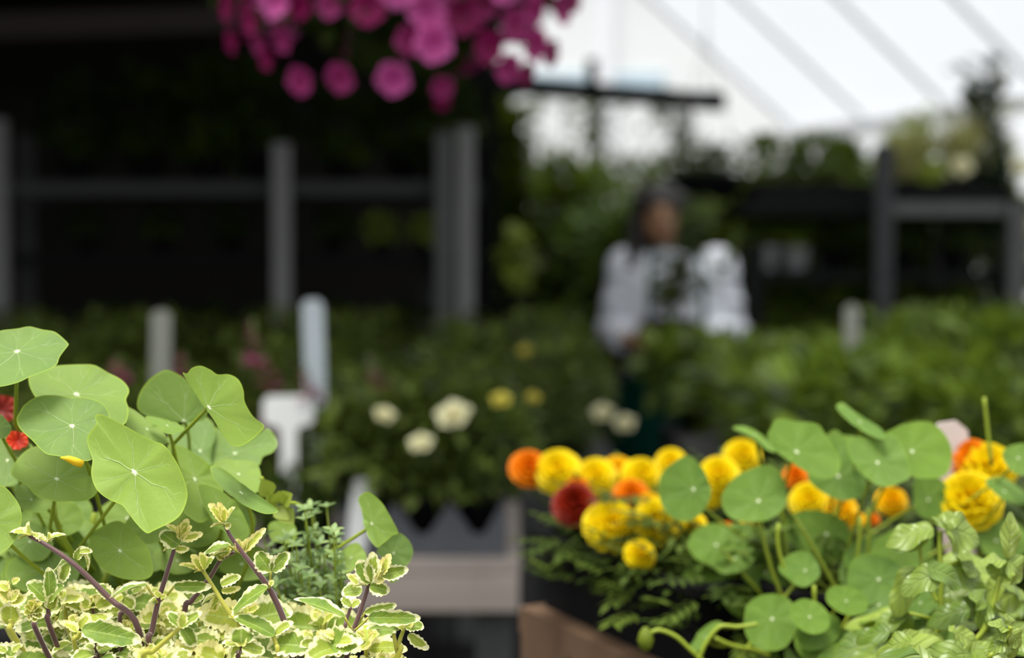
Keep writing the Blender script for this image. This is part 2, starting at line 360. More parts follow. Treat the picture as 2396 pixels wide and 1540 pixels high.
ORD = ['first', 'second', 'third', 'fourth', 'fifth', 'sixth', 'seventh', 'eighth', 'ninth', 'tenth', 'eleventh', 'twelfth']
def bez(a, b, c, n=8):
    return [a * (1 - t) ** 2 + b * (2 * t * (1 - t)) + c * t * t for t in [i / n for i in range(n + 1)]]
def catm(pts, n=6, closed=False):
    K = len(pts); o = []
    for i in range(K if closed else K - 1):
        g = (lambda j: pts[j % K]) if closed else (lambda j: pts[min(max(j, 0), K - 1)])
        a, b, c, d = g(i - 1), g(i), g(i + 1), g(i + 2)
        for k in range(n):
            t = k / n
            o.append(tuple(0.5 * ((2 * q) + (r - p) * t + (2 * p - 5 * q + 4 * r - s) * t * t + (3 * q - p - 3 * r + s) * t ** 3) for p, q, r, s in zip(a, b, c, d)))
    if not closed: o.append(tuple(pts[-1]))
    return o
def pot_mb(r, h, c, taper=0.78):
    mb = MB(); mb.lathe([(r * taper, 0), (r * 0.97, h * 0.86), (r * 1.05, h * 0.87), (r * 1.05, h), (r * 0.95, h), (r * 0.93, h * 0.86), (r * taper * 0.93, 0.006)], 26, c, cap1=True); return mb
def soil_mb(r, z, c):
    mb = MB(); c = Vector(c); i0 = mb.vert(c + Vector((0, 0, z + 0.004))); n = 20
    ring = [mb.vert(c + Vector((r * math.cos(2 * PI * k / n), r * math.sin(2 * PI * k / n), z))) for k in range(n)]
    for k in range(n): mb.face((i0, ring[k], ring[(k + 1) % n]))
    return mb
# ================================================================== nasturtiums
def nast_leaf(plant, node, outl, Y, nrm, base, mat, cup=0.12, seed=1, ctrl=None, rip=0.02, pr=0.0011, stem=True):
    rng = R(seed); n = Vector(nrm).normalized(); c = P(node[0], node[1], Y)
    o = catm(outl, 8, True); pts = []
    for px, py in o:
        d = ray(px, py); o0 = Vector((0, 0, CAMZ)); t = (c - o0).dot(n) / d.dot(n); q = o0 + d * t
        pts.append(q)
    mean = sum((q - c).length for q in pts) / len(pts)
    ex = (pts[0] - c).normalized(); ey = n.cross(ex).normalized()
    mb = MB(); tone = rng.random(); ph = rng.random() * 6; rows = []
    RR = (0.05, 0.14, 0.28, 0.42, 0.56, 0.70, 0.82, 0.91, 0.965, 1.0)
    i0 = mb.vert(c, (0, 0, tone))
    for r in RR:
        row = []
        for q in pts:
            v = q - c; a = math.atan2(v.dot(ey), v.dot(ex))
            h = cup * mean * (r ** 2 - 0.55 * r) + rip * mean * r * r * math.sin(4 * a + ph) + 0.012 * mean * r * math.cos(8 * a)
            row.append(mb.vert(c + v * r + n * h, (r * math.cos(a), r * math.sin(a), tone)))
        rows.append(row)
    K = len(pts)
    for k in range(K):
        mb.face((i0, rows[0][k], rows[0][(k + 1) % K]))
        for i in range(len(RR) - 1):
            mb.face((rows[i][k], rows[i + 1][k], rows[i + 1][(k + 1) % K], rows[i][(k + 1) % K]))
    lf = part('leaf', mb, mat, plant)
    if stem:
        s = MB(); b = Vector(base) + Vector((rng.uniform(-.03, .03), rng.uniform(-.03, .03), 0)); c2 = c - n * 0.002
        if ctrl: m = P(ctrl[0], ctrl[1], ctrl[2]); e_ = m + (m - c2) * .35 + Vector((0, .03, -.01)); pp = [c2 + (m - c2) * (i / 5) for i in range(5)] + bez(m, e_, b, 8)
        else: pp = bez(c2, c2 - n * .045 + Vector((0, .03, -.012)), b, 12)
        s.tube(pp, [pr * (1 + 0.35 * i / len(pp)) for i in range(len(pp))], 8)
        part('petiole', s, M['petiole'], lf)
    return lf
def c(f, *pts): return [f(*p) for p in pts]
nb = Vector((-0.215, 0.875, 1.035))
nas = thing('nasturtium', 'large lit nasturtium with round pale veined leaves at the left edge, nearest the viewer', 'nasturtium', (nb.x, nb.y, 0.90))
part('pot', pot_mb(0.085, 0.145, (nb.x, nb.y, 0.90)), M['pot'], nas); part('soil', soil_mb(0.079, 0.128, (nb.x, nb.y, 0.90)), M['soil'], nas)
f = C1
LEFT = [
 (C1(138,415), c(C1,(0,275),(150,250),(260,230),(400,265),(470,300),(545,365),(545,392),(480,470),(450,530),(350,600),(250,640),(130,690),(0,714),(-120,690),(-240,600),(-280,480),(-200,370),(-90,300)), .755, (.05,-.62,.8), (120/3.42, 700+1000/3.42, .80)),
 (C1(610,760), c(C1,(240,640),(300,605),(420,545),(560,535),(720,540),(830,585),(940,630),(1010,690),(1037,750),(1015,830),(1035,910),(1005,1010),(880,1045),(640,1010),(440,930),(330,840),(290,800),(245,720)), .782, (.0,-.62,.8), None),
 (C1(580,1015), c(C1,(135,975),(160,920),(200,860),(290,805),(400,785),(530,785),(690,800),(820,850),(880,940),(870,1060),(800,1200),(735,1300),(600,1290),(480,1270),(380,1255),(310,1200),(240,1120),(160,1040)), .738, (.03,-.68,.75), None),
 (C1(1075,1385), c(C1,(790,935),(845,945),(1000,1020),(1180,1120),(1310,1170),(1390,1260),(1450,1370),(1490,1480),(1503,1560),(1490,1640),(1450,1735),(1380,1800),(1250,1865),(1185,1885),(1100,1805),(1040,1725),(980,1655),(850,1595),(780,1525),(742,1420),(745,1300),(728,1240),(700,1150),(712,1090),(780,1012),(772,960)), .706, (-.16,-.84,.52), (C2(640,650) + (.80,))),
 (C1(455,1440), c(C1,(90,1395),(140,1290),(240,1215),(360,1200),(500,1230),(640,1300),(745,1370),(788,1500),(770,1560),(720,1610),(640,1640),(500,1640),(420,1625),(300,1585),(210,1505),(130,1450)), .768, (.02,-.55,.84), (C2(400,500) + (.80,))),
 (C2(-60,450), c(C2,(-160,190),(-60,150),(10,160),(70,200),(140,290),(174,390),(160,500),(110,610),(45,685),(-60,730),(-170,690),(-230,560),(-240,400),(-210,270)), .715, (.25,-.8,.5), None),
 (C2(250,270), c(C2,(110,180),(200,150),(330,200),(420,300),(385,355),(310,378),(230,370),(165,345)), .80, (0,-.6,.8), None),
 (C1(60,1290), c(C1,(-60,1115),(40,1108),(120,1108),(200,1135),(265,1190),(250,1290),(180,1400),(80,1490),(-20,1530),(-130,1450),(-150,1280),(-110,1170)), .795, (.1,-.72,.68), None),
 (C1(-10,1030), c(C1,(-120,930),(-40,915),(20,940),(65,985),(92,1035),(70,1090),(10,1120),(-70,1120),(-130,1040)), .76, (.2,-.7,.6), None),
 (C1(1480,985), c(C1,(1100,850),(1125,750),(1190,655),(1270,595),(1335,570),(1430,605),(1500,660),(1600,790),(1660,900),(1610,985),(1480,985),(1350,985),(1230,955),(1130,910)), .815, (.15,-.9,.25), None),
 (C1(1668,868), c(C1,(1455,605),(1490,605),(1530,560),(1600,540),(1680,570),(1740,605),(1830,605),(1900,650),(1940,740),(1955,830),(2020,940),(2112,1015),(2080,1070),(2000,1140),(1920,1185),(1850,1180),(1790,1120),(1720,1000),(1650,890),(1590,810),(1530,720)), .745, (.52,-.72,.45), (C1(1385,1165) + (.79,))),
 (C1(1180,1040), c(C1,(1000,880),(1060,890),(1120,925),(1190,975),(1280,1040),(1325,1100),(1330,1170),(1200,1180),(1090,1120),(1010,1020)), .79, (.1,-.6,.8), None),
 (C1(1340,1010), c(C1,(1165,950),(1260,955),(1350,980),(1430,1005),(1475,1045),(1420,1075),(1340,1090),(1260,1030)), .775, (-.1,-.35,.93), None),
 (C1(1605,1220), c(C1,(1340,1130),(1400,1060),(1490,1000),(1600,940),(1700,990),(1725,1090),(1690,1250),(1690,1345),(1560,1310),(1420,1210)), .845, (-.1,-.7,.7), None),
 (C1(1880,1235), c(C1,(1690,1080),(1740,1035),(1820,1100),(1920,1150),(2060,1085),(2140,1048),(2195,1095),(2220,1165),(2180,1235),(2105,1272),(2070,1345),(1960,1370),(1800,1370),(1690,1330),(1675,1200)), .85, (.1,-.7,.7), None),
 (C1(1560,1440), c(C1,(1350,1190),(1450,1180),(1590,1260),(1690,1340),(1760,1440),(1790,1560),(1740,1690),(1660,1770),(1590,1790),(1520,1750),(1470,1700),(1430,1560),(1390,1380)), .80, (-.05,-.85,.5), None),
 (C1(1910,1400), c(C1,(1690,1390),(1735,1320),(1850,1292),(2000,1308),(2070,1345),(2095,1430),(2122,1480),(2090,1540),(2000,1560),(1870,1480),(1770,1420)), .815, (.0,-.6,.8), None),
 (C2(1930,215), c(C2,(1695,40),(1740,15),(1830,60),(1950,155),(2100,265),(2215,355),(2232,392),(2130,402),(2000,345),(1850,245),(1740,145)), .757, (-.3,-.55,.75), None),
 (C2(1780,380), c(C2,(1588,165),(1680,160),(1800,220),(1900,320),(1960,420),(1992,540),(1900,580),(1760,500),(1680,400),(1620,285)), .785, (.2,-.85,.45), None),
 (C2(960,680), c(C2,(722,620),(738,540),(825,485),(930,445),(1005,470),(1100,560),(1175,645),(1212,740),(1228,855),(1170,908),(1050,917),(905,882),(800,800),(745,715)), .775, (-.1,-.82,.55), None),
 (C2(620,570), c(C2,(480,470),(600,440),(740,470),(800,560),(760,650),(640,690),(520,650),(460,560)), .83, (0,-.6,.7), None),
 (C2(240,650), c(C2,(110,560),(220,500),(330,560),(380,660),(320,740),(180,770),(80,700),(60,620)), .82, (0,-.6,.7), None),
 (C3(1262,465), c(C3,(1163,275),(1200,226),(1255,216),(1325,270),(1405,380),(1482,530),(1430,560),(1365,620),(1312,655),(1245,570),(1205,460),(1185,350)), .800, (-.55,-.75,.35), (C3(920,710) + (.81,))),
 (C3(1440,700), c(C3,(1305,690),(1355,625),(1430,560),(1490,540),(1560,600),(1592,680),(1575,760),(1530,815),(1480,905),(1420,940),(1390,880),(1400,790),(1350,740)), .815, (.3,-.85,.3), None),
 (C3(1100,735), c(C3,(960,770),(1040,670),(1140,620),(1200,675),(1225,745),(1160,805),(1080,860),(990,855)), .825, (.1,-.7,.6), None),
 (C3(560,520), c(C3,(440,480),(520,440),(640,470),(668,560),(640,620),(540,620),(460,590)), .84, (0,-.8,.5), None),
 (C2(1700,620), c(C2,(1560,560),(1680,500),(1840,560),(1880,680),(1780,760),(1620,720)), .83, (0,-.6,.7), None),
 (C2(20,40), c(C2,(-80,-20),(30,-60),(130,0),(170,110),(90,170),(-40,150),(-110,70)), .83, (0,-.6,.7), None),
 (C2(1420,760), c(C2,(1240,700),(1350,660),(1520,680),(1600,760),(1530,850),(1380,870),(1270,810)), .82, (0,-.6,.7), None),
]
for i, (nd, ol, Y, n, ct) in enumerate(LEFT):
    nast_leaf(nas, nd, ol, Y, n, nb, M['nast'], 0.10, 100 + i, ct, 0.03, 0.00095)
# bare stems in the dark under the leaves
for i, (a, b, Y) in enumerate(((C2(560,360), C2(480,560), .83), (C2(760,380), C2(600,900), .84), (C2(860,850), C2(700,1100), .80), (C2(1690,450), C2(1240,740), .82), (C2(1000,480), C2(760,860), .84), (C2(430,300), C2(390,700), .80), (C2(1100,480), C2(900,900), .83))):
    s = MB(); a = P(*a, Y); b2 = P(*b, Y); s.tube(bez(a, b2, nb + Vector((0.02 * (i % 3 - 1), 0, 0)), 8), 0.0016, 8); part('stem', s, M['petiole'], nas)
# shoot tip with small sepals at the right of the leaves
sh = MB(); sp = catm([tuple(P(*C3(380,90), .80)), tuple(P(*C3(450,220), .80)), tuple(P(*C3(560,300), .80)), tuple(P(*C3(650,300), .80)), tuple(P(*C3(740,345), .81))], 5)
sh.tube(sp, 0.0011, 8); so = part('shoot', sh, M['petiole'], nas)
sm = MB()
for a, b in ((C3(500,330), C3(430,230)), (C3(530,300), C3(520,210)), (C3(550,300), C3(620,225)), (C3(520,340), C3(640,460)), (C3(450,250), C3(390,110)), (C3(500,330), C3(600,430))):
    pa, pb = P(*a, .80), P(*b, .795); sm.leaf(pa, pb - pa, Vector((0.1, -.8, .5)), (pb - pa).length, 0.011, 0.7, 0.3, 0.1, 5)
part('sepal', sm, M['limeleaf'], so)
# one yellow spur, one red bloom behind the leaves
sb = MB(); sb.tube([P(*C1(485,1270), .712), P(*C1(535,1275), .712), P(*C1(545,1278), .712), P(*C1(600,1300), .714), P(*C1(660,1322), .716)], [0.0004, 0.0013, 0.0016, 0.0021, 0.0019], 12)
part('yellow_bud', sb, M['yelplain'], nas, label='small yellow flower bud')
def ruffle(mb, c0, n, rad, lobes=5, seed=0, cup=0.3, wav=0.12, rings=5, seg=40, notch=0.12):
    rng = R(seed); n = n.normalized(); ex = n.orthogonal().normalized(); ey = n.cross(ex); tone = rng.random(); ph = rng.random() * 6
    i0 = mb.vert(c0 - n * rad * cup, (0, 0, tone)); rows = []
    for i in range(1, rings + 1):
        r = i / rings; row = []
        for k in range(seg):
            a = 2 * PI * k / seg; rr = rad * r * (1 - notch * r * (0.5 + 0.5 * math.cos(lobes * a)))
            h = -rad * cup * (1 - r) ** 1.5 + wav * rad * r * r * math.sin(lobes * 2 * a + ph) + 0.5 * wav * rad * r * math.sin(3 * a + ph * 2)
            row.append(mb.vert(c0 + ex * (rr * math.cos(a)) + ey * (rr * math.sin(a)) + n * h, (r, k / seg, tone)))
        rows.append(row)
    for k in range(seg):
        mb.face((i0, rows[0][k], rows[0][(k + 1) % seg]))
        for i in range(rings - 1): mb.face((rows[i][k], rows[i + 1][k], rows[i + 1][(k + 1) % seg], rows[i][(k + 1) % seg]))
for q_, (c_, n_, r_) in enumerate(((P(2, 958, .87), (.2, -.9, .3), .010), (P(40, 1030, .80), (.3, -.7, .6), .0065))):
    rb = MB(); ruffle(rb, c_, Vector(n_), r_, 5, 3 + q_); part('red_flower', rb, M[('mahog', 'redpetal')[q_]], nas, label=('dark red flower at the picture edge', 'bright red flower half hidden behind the leaves')[q_])
# shaded leaves deep in the plant
rng = R(909)
for k in range(40):
    px, py = rng.uniform(-40, 600), rng.uniform(1200, 1430); Yd = rng.uniform(.80, .86); rw = rng.uniform(55, 95); el = rng.uniform(.55, .9); a0 = rng.uniform(-.6, .6); ol = []
    for q in range(9):
        a = 2 * PI * q / 9; x, y = rw * math.cos(a) * rng.uniform(.9, 1.08), rw * el * math.sin(a); ol.append((px + x * math.cos(a0) - y * math.sin(a0), py + x * math.sin(a0) + y * math.cos(a0)))
    nast_leaf(nas, (px + rng.uniform(-12, 12), py + rng.uniform(-8, 8)), ol, Yd, (rng.uniform(-.3, .3), -.75, .55), nb, M['nast'], .1, 700 + k, None, .018, .0012, k % 2 == 0)
# ------------------------------------------------------------------ right nasturtium
rbp = Vector((0.225, 0.985, 1.075))
nas2 = thing('nasturtium', 'blurred nasturtium with round leaves in front of the marigolds at the right', 'nasturtium', (rbp.x, rbp.y, 1.017))
part('pot', pot_mb(0.050, 0.07, (rbp.x, rbp.y, 1.017)), M['pot'], nas2); part('soil', soil_mb(0.046, 0.058, (rbp.x, rbp.y, 1.017)), M['soil'], nas2)
RIGHT = [
 (C6(572,1225), c(C6,(340,1110),(370,1030),(400,972),(470,962),(600,985),(740,1010),(795,1075),(870,1190),(920,1290),(900,1395),(820,1440),(720,1425),(640,1380),(500,1290),(400,1210)), .935, (.05,-.85,.5)),
 (C6(1222,1310), c(C6,(980,1170),(1060,1105),(1180,1130),(1290,1080),(1380,1120),(1440,1230),(1480,1350),(1480,1430),(1400,1475),(1290,1510),(1190,1475),(1100,1400),(1020,1300)), .925, (-.1,-.8,.55)),
 (C6(1497,1220), c(C6,(1270,1100),(1350,1040),(1440,1000),(1550,982),(1660,1000),(1750,1080),(1812,1200),(1812,1290),(1780,1390),(1700,1435),(1520,1430),(1420,1350),(1330,1220)), .94, (.15,-.85,.5)),
 (C6(1080,980), c(C6,(895,870),(940,832),(1000,870),(1100,945),(1230,1025),(1285,1095),(1240,1122),(1100,1060),(970,965)), .945, (-.3,-.5,.8)),
 (1962/1,1115) and ((1962,1115), [(1925,1030),(1955,1008),(1985,1040),(2005,1085),(2024,1122),(2015,1160),(1970,1173),(1920,1150),(1890,1120),(1900,1070)], .975, (0,-.85,.5)),
 ((1624,1145), [(1541,1134),(1550,1108),(1567,1090),(1608,1066),(1640,1092),(1655,1119),(1664,1154),(1649,1192),(1626,1213),(1602,1221),(1567,1207),(1547,1178)], .95, (-.1,-.9,.3)),
 ((1775,1173), [(1688,1165),(1708,1130),(1740,1105),(1790,1090),(1822,1105),(1838,1140),(1838,1180),(1812,1210),(1770,1222),(1720,1218),(1695,1195)], .94, (.0,-.85,.5)),
 ((1935,1250), [(1840,1215),(1880,1195),(1930,1198),(1975,1220),(1987,1260),(1970,1305),(1930,1322),(1880,1300),(1850,1260)], .99, (.1,-.9,.3)),
 ((1885,1335), [(1830,1310),(1860,1293),(1895,1296),(1917,1330),(1912,1355),(1880,1375),(1845,1357),(1822,1335)], .93, (.1,-.7,.6)),
 ((2057,1356), [(1990,1320),(2020,1298),(2070,1303),(2112,1328),(2107,1360),(2080,1385),(2035,1418),(1995,1397),(1983,1360)], .925, (-.05,-.85,.5)),
 ((1807,1448), [(1743,1430),(1760,1405),(1795,1391),(1840,1399),(1864,1430),(1864,1470),(1842,1510),(1810,1524),(1770,1517),(1743,1480)], .915, (.05,-.85,.5)),
 ((1675,1325), [(1598,1350),(1640,1310),(1680,1285),(1740,1288),(1745,1335),(1695,1360),(1640,1368)], 1.02, (0,-.6,.8)),
 (C4(1880,1370), c(C4,(1755,1465),(1800,1390),(1840,1325),(1950,1250),(2022,1265),(1960,1350),(1880,1445),(1800,1500)), .945, (-.4,-.7,.5)),
 (C6(240,1080), c(C6,(65,1035),(150,1018),(260,1065),(350,1140),(405,1225),(330,1205),(240,1125),(150,1080)), .985, (-.3,-.5,.8)),
 ((2172,1170), [(2140,1120),(2180,1112),(2215,1140),(2210,1195),(2170,1215),(2140,1190)], 1.0, (.2,-.9,.3)),
 ((2382,1072), [(2345,1062),(2375,1040),(2420,1045),(2440,1085),(2410,1112),(2368,1104)], .95, (-.2,-.8,.5)),
 ((2350,1150), [(2305,1128),(2345,1118),(2392,1150),(2400,1178),(2350,1172)], .97, (-.1,-.5,.8)),
 ((2330,1265), [(2290,1230),(2340,1215),(2396,1240),(2400,1290),(2350,1310),(2300,1290)], .99, (-.1,-.8,.5)),
 ((1745,1270), [(1680,1240),(1740,1225),(1800,1250),(1800,1300),(1740,1318),(1690,1290)], 1.03, (0,-.7,.7)),
 ((2010,1480), [(1950,1450),(2000,1430),(2060,1460),(2070,1510),(2010,1530),(1955,1505)], .99, (0,-.7,.7)),
 ((1990,1060), [(1940,1035),(1990,1020),(2040,1045),(2045,1090),(1995,1100),(1950,1080)], .99, (0,-.7,.7)),
]
for i, (nd, ol, Y, n) in enumerate(RIGHT):
    nast_leaf(nas2, nd, ol, Y, n, rbp, M['nast2'], 0.08, 300 + i, None, 0.02, 0.0009)
rng = R(414)
for q_ in range(36):
    px, py = rng.uniform(1640, 2240), rng.uniform(1260, 1580); Yd = rng.uniform(.95, 1.03) if py < 1380 or px < 1890 or (q_ % 3 == 0) else rng.uniform(.885, .92); rw = rng.uniform(45, 75); el = rng.uniform(.6, .95); a0 = rng.uniform(-.6, .6); ol = []
    for q in range(8):
        a = 2 * PI * q / 8; x, y = rw * math.cos(a), rw * el * math.sin(a); ol.append((px + x * math.cos(a0) - y * math.sin(a0), py + x * math.sin(a0) + y * math.cos(a0)))
    nast_leaf(nas2, (px, py), ol, Yd, (rng.uniform(-.4, .4), -.7, .6), rbp, M['nast2'], .1, 800 + q_, None, .018, .0012)
for a, m, b, Y in (((1822,1225),(1812,1290),(1845,1350),.93), ((2012,1210),(2012,1290),(1990,1420),.95), ((2030,1190),(2040,1280),(2020,1400),.97), ((1860,1210),(1960,1370),(2030,1540),.95), ((1905,1370),(1910,1450),(1895,1545),.92), ((1900,1385),(2000,1450),(2080,1560),.94), ((1885,1335),(1800,1440),(1690,1600),.932), ((2057,1356),(1960,1440),(1930,1600),.927), ((1775,1175),(1790,1400),(1960,1600),.945), ((2303,930),(2310,1000),(2320,1090),.98), ((1700,1300),(1800,1400),(1900,1560),.98)):
    s = MB(); s.tube(bez(P(*a, Y), P(*m, Y), P(*b, Y), 8), 0.0013, 8); part('stem', s, M['petiole'], nas2)
for pp, Y in (([C4(1400,1420), C4(1440,1345), C4(1520,1318), C4(1650,1370), C4(1760,1470), C4(1900,1600)], .91), ([C4(1830,1560), C4(1890,1420), C4(2000,1290), C4(2140,1290), C4(2300,1270)], .90), ([C4(1960,1380), C4(2100,1440), C4(2260,1470), C4(2400,1520)], .93)):
    s = MB(); s.tube(catm([tuple(P(*q, Y)) for q in pp], 6), 0.0014, 8); part('stem', s, M['petiole'], nas2)
bd = MB(); b0 = P(*C4(1405,1395), .91)
bd.lathe([(0.0005, -0.0075), (0.004, -0.005), (0.0055, 0.0), (0.004, 0.005), (0.0015, 0.0085)], 14, b0)
part('flower_bud', bd, M['limeleaf'], nas2, label='yellow green drooping flower bud')
# ================================================================== variegated plectranthus
pl_base = Vector((-0.155, 0.725, 1.03))
pl = thing('plectranthus', 'cream edged variegated trailing plant with purple stems in the lower left corner, in sharp focus', 'potted plant', (pl_base.x, pl_base.y, 0.90))
part('pot', pot_mb(0.062, 0.135, (pl_base.x, pl_base.y, 0.90)), M['pot'], pl); part('soil', soil_mb(0.058, 0.12, (pl_base.x, pl_base.y, 0.90)), M['soil'], pl)
def vleaf(stem, b, d, L, W, up, rnd=0.5, fold=0.18, curl=0.25, teeth=7, seed=0, name='leaf', mat='varieg', wig=0.05, tdepth=0.13, cn=0.0):
    rng = R(seed); d = d.normalized(); sd = d.cross(up)
    if sd.length < 1e-4: sd = d.orthogonal()
    sd.normalize(); n = sd.cross(d).normalized(); mb = MB(); NL = 28; QS = (-1, -.8, -.55, -.28, 0, .28, .55, .8, 1); rows = []; ph = rng.random() * 6
    for i in range(NL + 1):
        u = i / NL; w = W / 2 * (max(0.0, math.sin(PI * u ** 0.82)) ** 0.62) * (1.0 if u < .5 else 1.0 - 0.12 * (u - .5)) + 0.0006
        row = []
        for q in QS:
            ww = w
            if teeth and abs(q) > .7: ww = w * (1 - tdepth * (abs(q) - .7) / .3 * (1 - abs(math.sin(PI * teeth * (u + .02 * q)))) * 1.6)
            h = abs(q) ** 1.3 * w * fold * 2 - curl * L * u * u - cn * w * q * q + wig * w * math.sin(9 * u + ph + q * 1.5) * abs(q)
            row.append(mb.vert(b + d * (L * u) + sd * (q * ww) + n * h, (u, q, rnd)))
        rows.append(row)
    for i in range(NL):
        for j in range(len(QS) - 1): mb.face((rows[i][j], rows[i][j + 1], rows[i + 1][j + 1], rows[i + 1][j]))
    return part(name, mb, M[mat], stem)
CNT = [0]
def pleaf(stem, f, b, t, wpx, Y, rnd=.5, tw=0.0, fold=.18, curl=.15, dY=0.0, pet=None):
    """leaf from pixel b to pixel t at depth Y; tw twists it about its length; dY moves the tip in depth"""
    CNT[0] += 1; pb = P(*f(*b), Y); pt = P(*f(*t), Y + dY); d = pt - pb; L = d.length
    u = Matrix.Rotation(tw, 3, d.normalized()) @ Vector((0, -.62, .78))
    W = S(wpx / 3.423, Y) * 1.12
    vleaf(stem, pb, d, L * 1.06, W, u, rnd, fold, curl, 6 if L > 0.012 else 5, CNT[0], wig=.1)
    if pet is not None:
        s = MB(); s.tube(bez(P(*f(*pet), Y + .002), (P(*f(*pet), Y) * .5 + pb * .5) + Vector((0, 0.001, -0.001)), pb, 5), 0.0006, 6); part('petiole', s, M['ystem'], stem)
def pstem(f, pts, Y0, Y1, r0, r1, mat='pstem', root=True):
    n = len(pts); q = [tuple(P(*f(*p), Y0 + (Y1 - Y0) * i / (n - 1))) for i, p in enumerate(pts)]
    if root:
        l = Vector(q[-1]); e = pl_base + Vector((max(-.05, min(.05, l.x - pl_base.x)), 0, -0.012)); q += [tuple(l * .45 + e * .55 + Vector((0, 0, 0.006))), tuple(e)]
    cc = catm(q, 6); mb = MB(); K = len(cc); mb.tube(cc, [r0 + (r1 - r0) * i / (K - 1) for i in range(K)], 10)
    return part('stem', mb, M[mat], pl)
Y = .700
s1 = pstem(C2, [(200,545),(380,640),(600,795),(880,1065),(1110,1315)], .715, .70, .0010, .0020)
for a in (((260,560),(95,495),75,.8,.3,.3), ((250,575),(215,460),70,.75,-.9,.2), ((260,560),(150,560),55,.9,.9,.3), ((370,620),(270,520),50,.8,.2,.4), ((385,600),(475,520),60,.7,-.4,.5), ((345,620),(320,560),46,.7,.3,.3), ((390,610),(400,540),40,.8,1.2,.3), ((610,750),(655,655),56,.6,.5,.3), ((650,690),(745,790),62,.75,-.8,.5), ((640,690),(720,670),50,.7,.2,.5)):
    pleaf(s1, C2, a[0], a[1], a[2], .713, a[3], a[4], .25, a[5])
pleaf(s1, C2, (555,775), (415,830), 115, .712, .45, .5, .2, .25); pleaf(s1, C2, (555,790), (480,930), 95, .708, .55, -.3, .25, .2)
s2 = pstem(C2, [(1440,560),(1400,660),(1330,880),(1265,1095),(1215,1330),(1190,1440)], .705, .698, .0009, .0019)
for a in (((1440,640),(1290,535),125,.35,-.5,.15), ((1450,600),(1495,435),80,.9,.1,.1), ((1450,560),(1345,462),56,.92,.5,.2), ((1450,585),(1610,548),62,.85,.9,.15), ((1400,660),(1312,668),50,.8,1.1,.2), ((1405,660),(1505,672),52,.8,1.1,.25), ((1460,540),(1525,485),50,.9,.3,.2), ((1440,570),(1430,480),46,.95,-.7,.1)):
    pleaf(s2, C2, a[0], a[1], a[2], .703, a[3], a[4], .22, a[5])
pleaf(s2, C2, (1176,960), (885,1005), 130, .697, .25, .55, .2, .18, 0, (1262,1100)); pleaf(s2, C2, (1395,965), (1665,975), 90, .70, .3, .8, .2, .2, 0, (1275,1095))
pleaf(s2, C2, (1250,1070), (1180,1110), 44, .696, .7, .4, .3, .2); pleaf(s2, C2, (1280,1050), (1240,1010), 36, .697, .9); pleaf(s2, C2, (1285,1060), (1330,1040), 40, .697, .9)
s3 = pstem(C2, [(1800,470),(1850,570),(1960,720),(2060,850),(2160,990),(2260,1200),(2320,1400),(2350,1540)], .712, .697, .0009, .0022)
for a in (((1785,450),(1680,310),84,.9,.2,.05), ((1790,440),(1750,300),70,.95,.7,.05), ((1810,450),(1870,335),84,.8,-.6,.1), ((1800,470),(1690,478),52,.8,1.0,.15), ((1800,480),(1848,475),44,.8,1.0,.2), ((1795,440),(1790,335),56,.95,-.2,.05), ((1940,690),(2105,515),64,.88,.6,.2), ((1930,690),(1900,590),52,.9,0,.1), ((1935,690),(1870,640),46,.9,.6,.2), ((1960,690),(1975,590),48,.85,-.5,.1)):
    pleaf(s3, C2, a[0], a[1], a[2], .709, a[3], a[4], .25, a[5])
pleaf(s3, C2, (1835,640), (1610,665), 135, .716, .3, .35, .1, .3, 0, (1930,700)); pleaf(s3, C2, (1830,690), (1660,720), 70, .715, .5, .9, .2, .3)
pleaf(s3, C2, (2168,845), (2060,700), 140, .700, .42, -.4, .2, .05, 0, (2155,985)); pleaf(s3, C2, (2175,840), (2305,705), 110, .700, .5, .6, .2, .1)
pleaf(s3, C2, (2145,975), (1835,1140), 165, .694, .15, .2, .12, .2); pleaf(s3, C2, (2140,985), (2090,960), 36, .697, .9); pleaf(s3, C2, (2165,960), (2185,920), 36, .697, .9)
s4 = pstem(C2, [(1880,690),(1770,755),(1690,880),(1600,1000),(1530,1090),(1480,1190)], .722, .715, .0009, .0017)
for a in (((1790,740),(1690,690),60,.7,.9,.3), ((1800,720),(1830,630),70,.85,.2,.2), ((1790,750),(1740,690),56,.8,-.4,.3), ((1540,1080),(1480,1000),70,.5,.3,.2), ((1530,1085),(1620,1040),70,.6,.4,.3)):
    pleaf(s4, C2, a[0], a[1], a[2], .720, a[3], a[4], .25, a[5])
s5 = pstem(C2, [(1625,840),(1720,990),(1780,1090),(1860,1210),(1925,1320)], .708, .70, .0009, .0017, 'ystem')
for a in (((1620,840),(1450,775),64,.92,.3,.15), ((1620,840),(1545,715),76,.95,.2,.15), ((1635,840),(1700,730),96,.6,-.4,.15), ((1640,830),(1610,700),70,.9,.6,.1), ((1620,850),(1560,840),50,.95,1.0,.3), ((1770,955),(1905,880),84,.62,.3,.25), ((1775,1000),(1912,990),46,.85,1.0,.3), ((1740,1040),(1610,1075),76,.75,.4,.3), ((1740,1050),(1700,1170),70,.8,-.3,.2), ((1760,1080),(1650,1150),80,.8,.2,.3)):
    pleaf(s5, C2, a[0], a[1], a[2], .706, a[3], a[4], .22, a[5])
s6 = pstem(C2, [(1450,1290),(1370,1360),(1290,1430),(1220,1490),(1150,1560)], .675, .672, .0010, .0017, 'ystem')
for a in (((1450,1290),(1590,1170),90,.55,.2,.2), ((1440,1290),(1350,1170),90,.4,.2,.2), ((1460,1300),(1560,1440),110,.3,.3,.2), ((1450,1290),(1470,1180),70,.8,.5,.2)):
    pleaf(s6, C2, a[0], a[1], a[2], .675, a[3], a[4], .25, a[5])
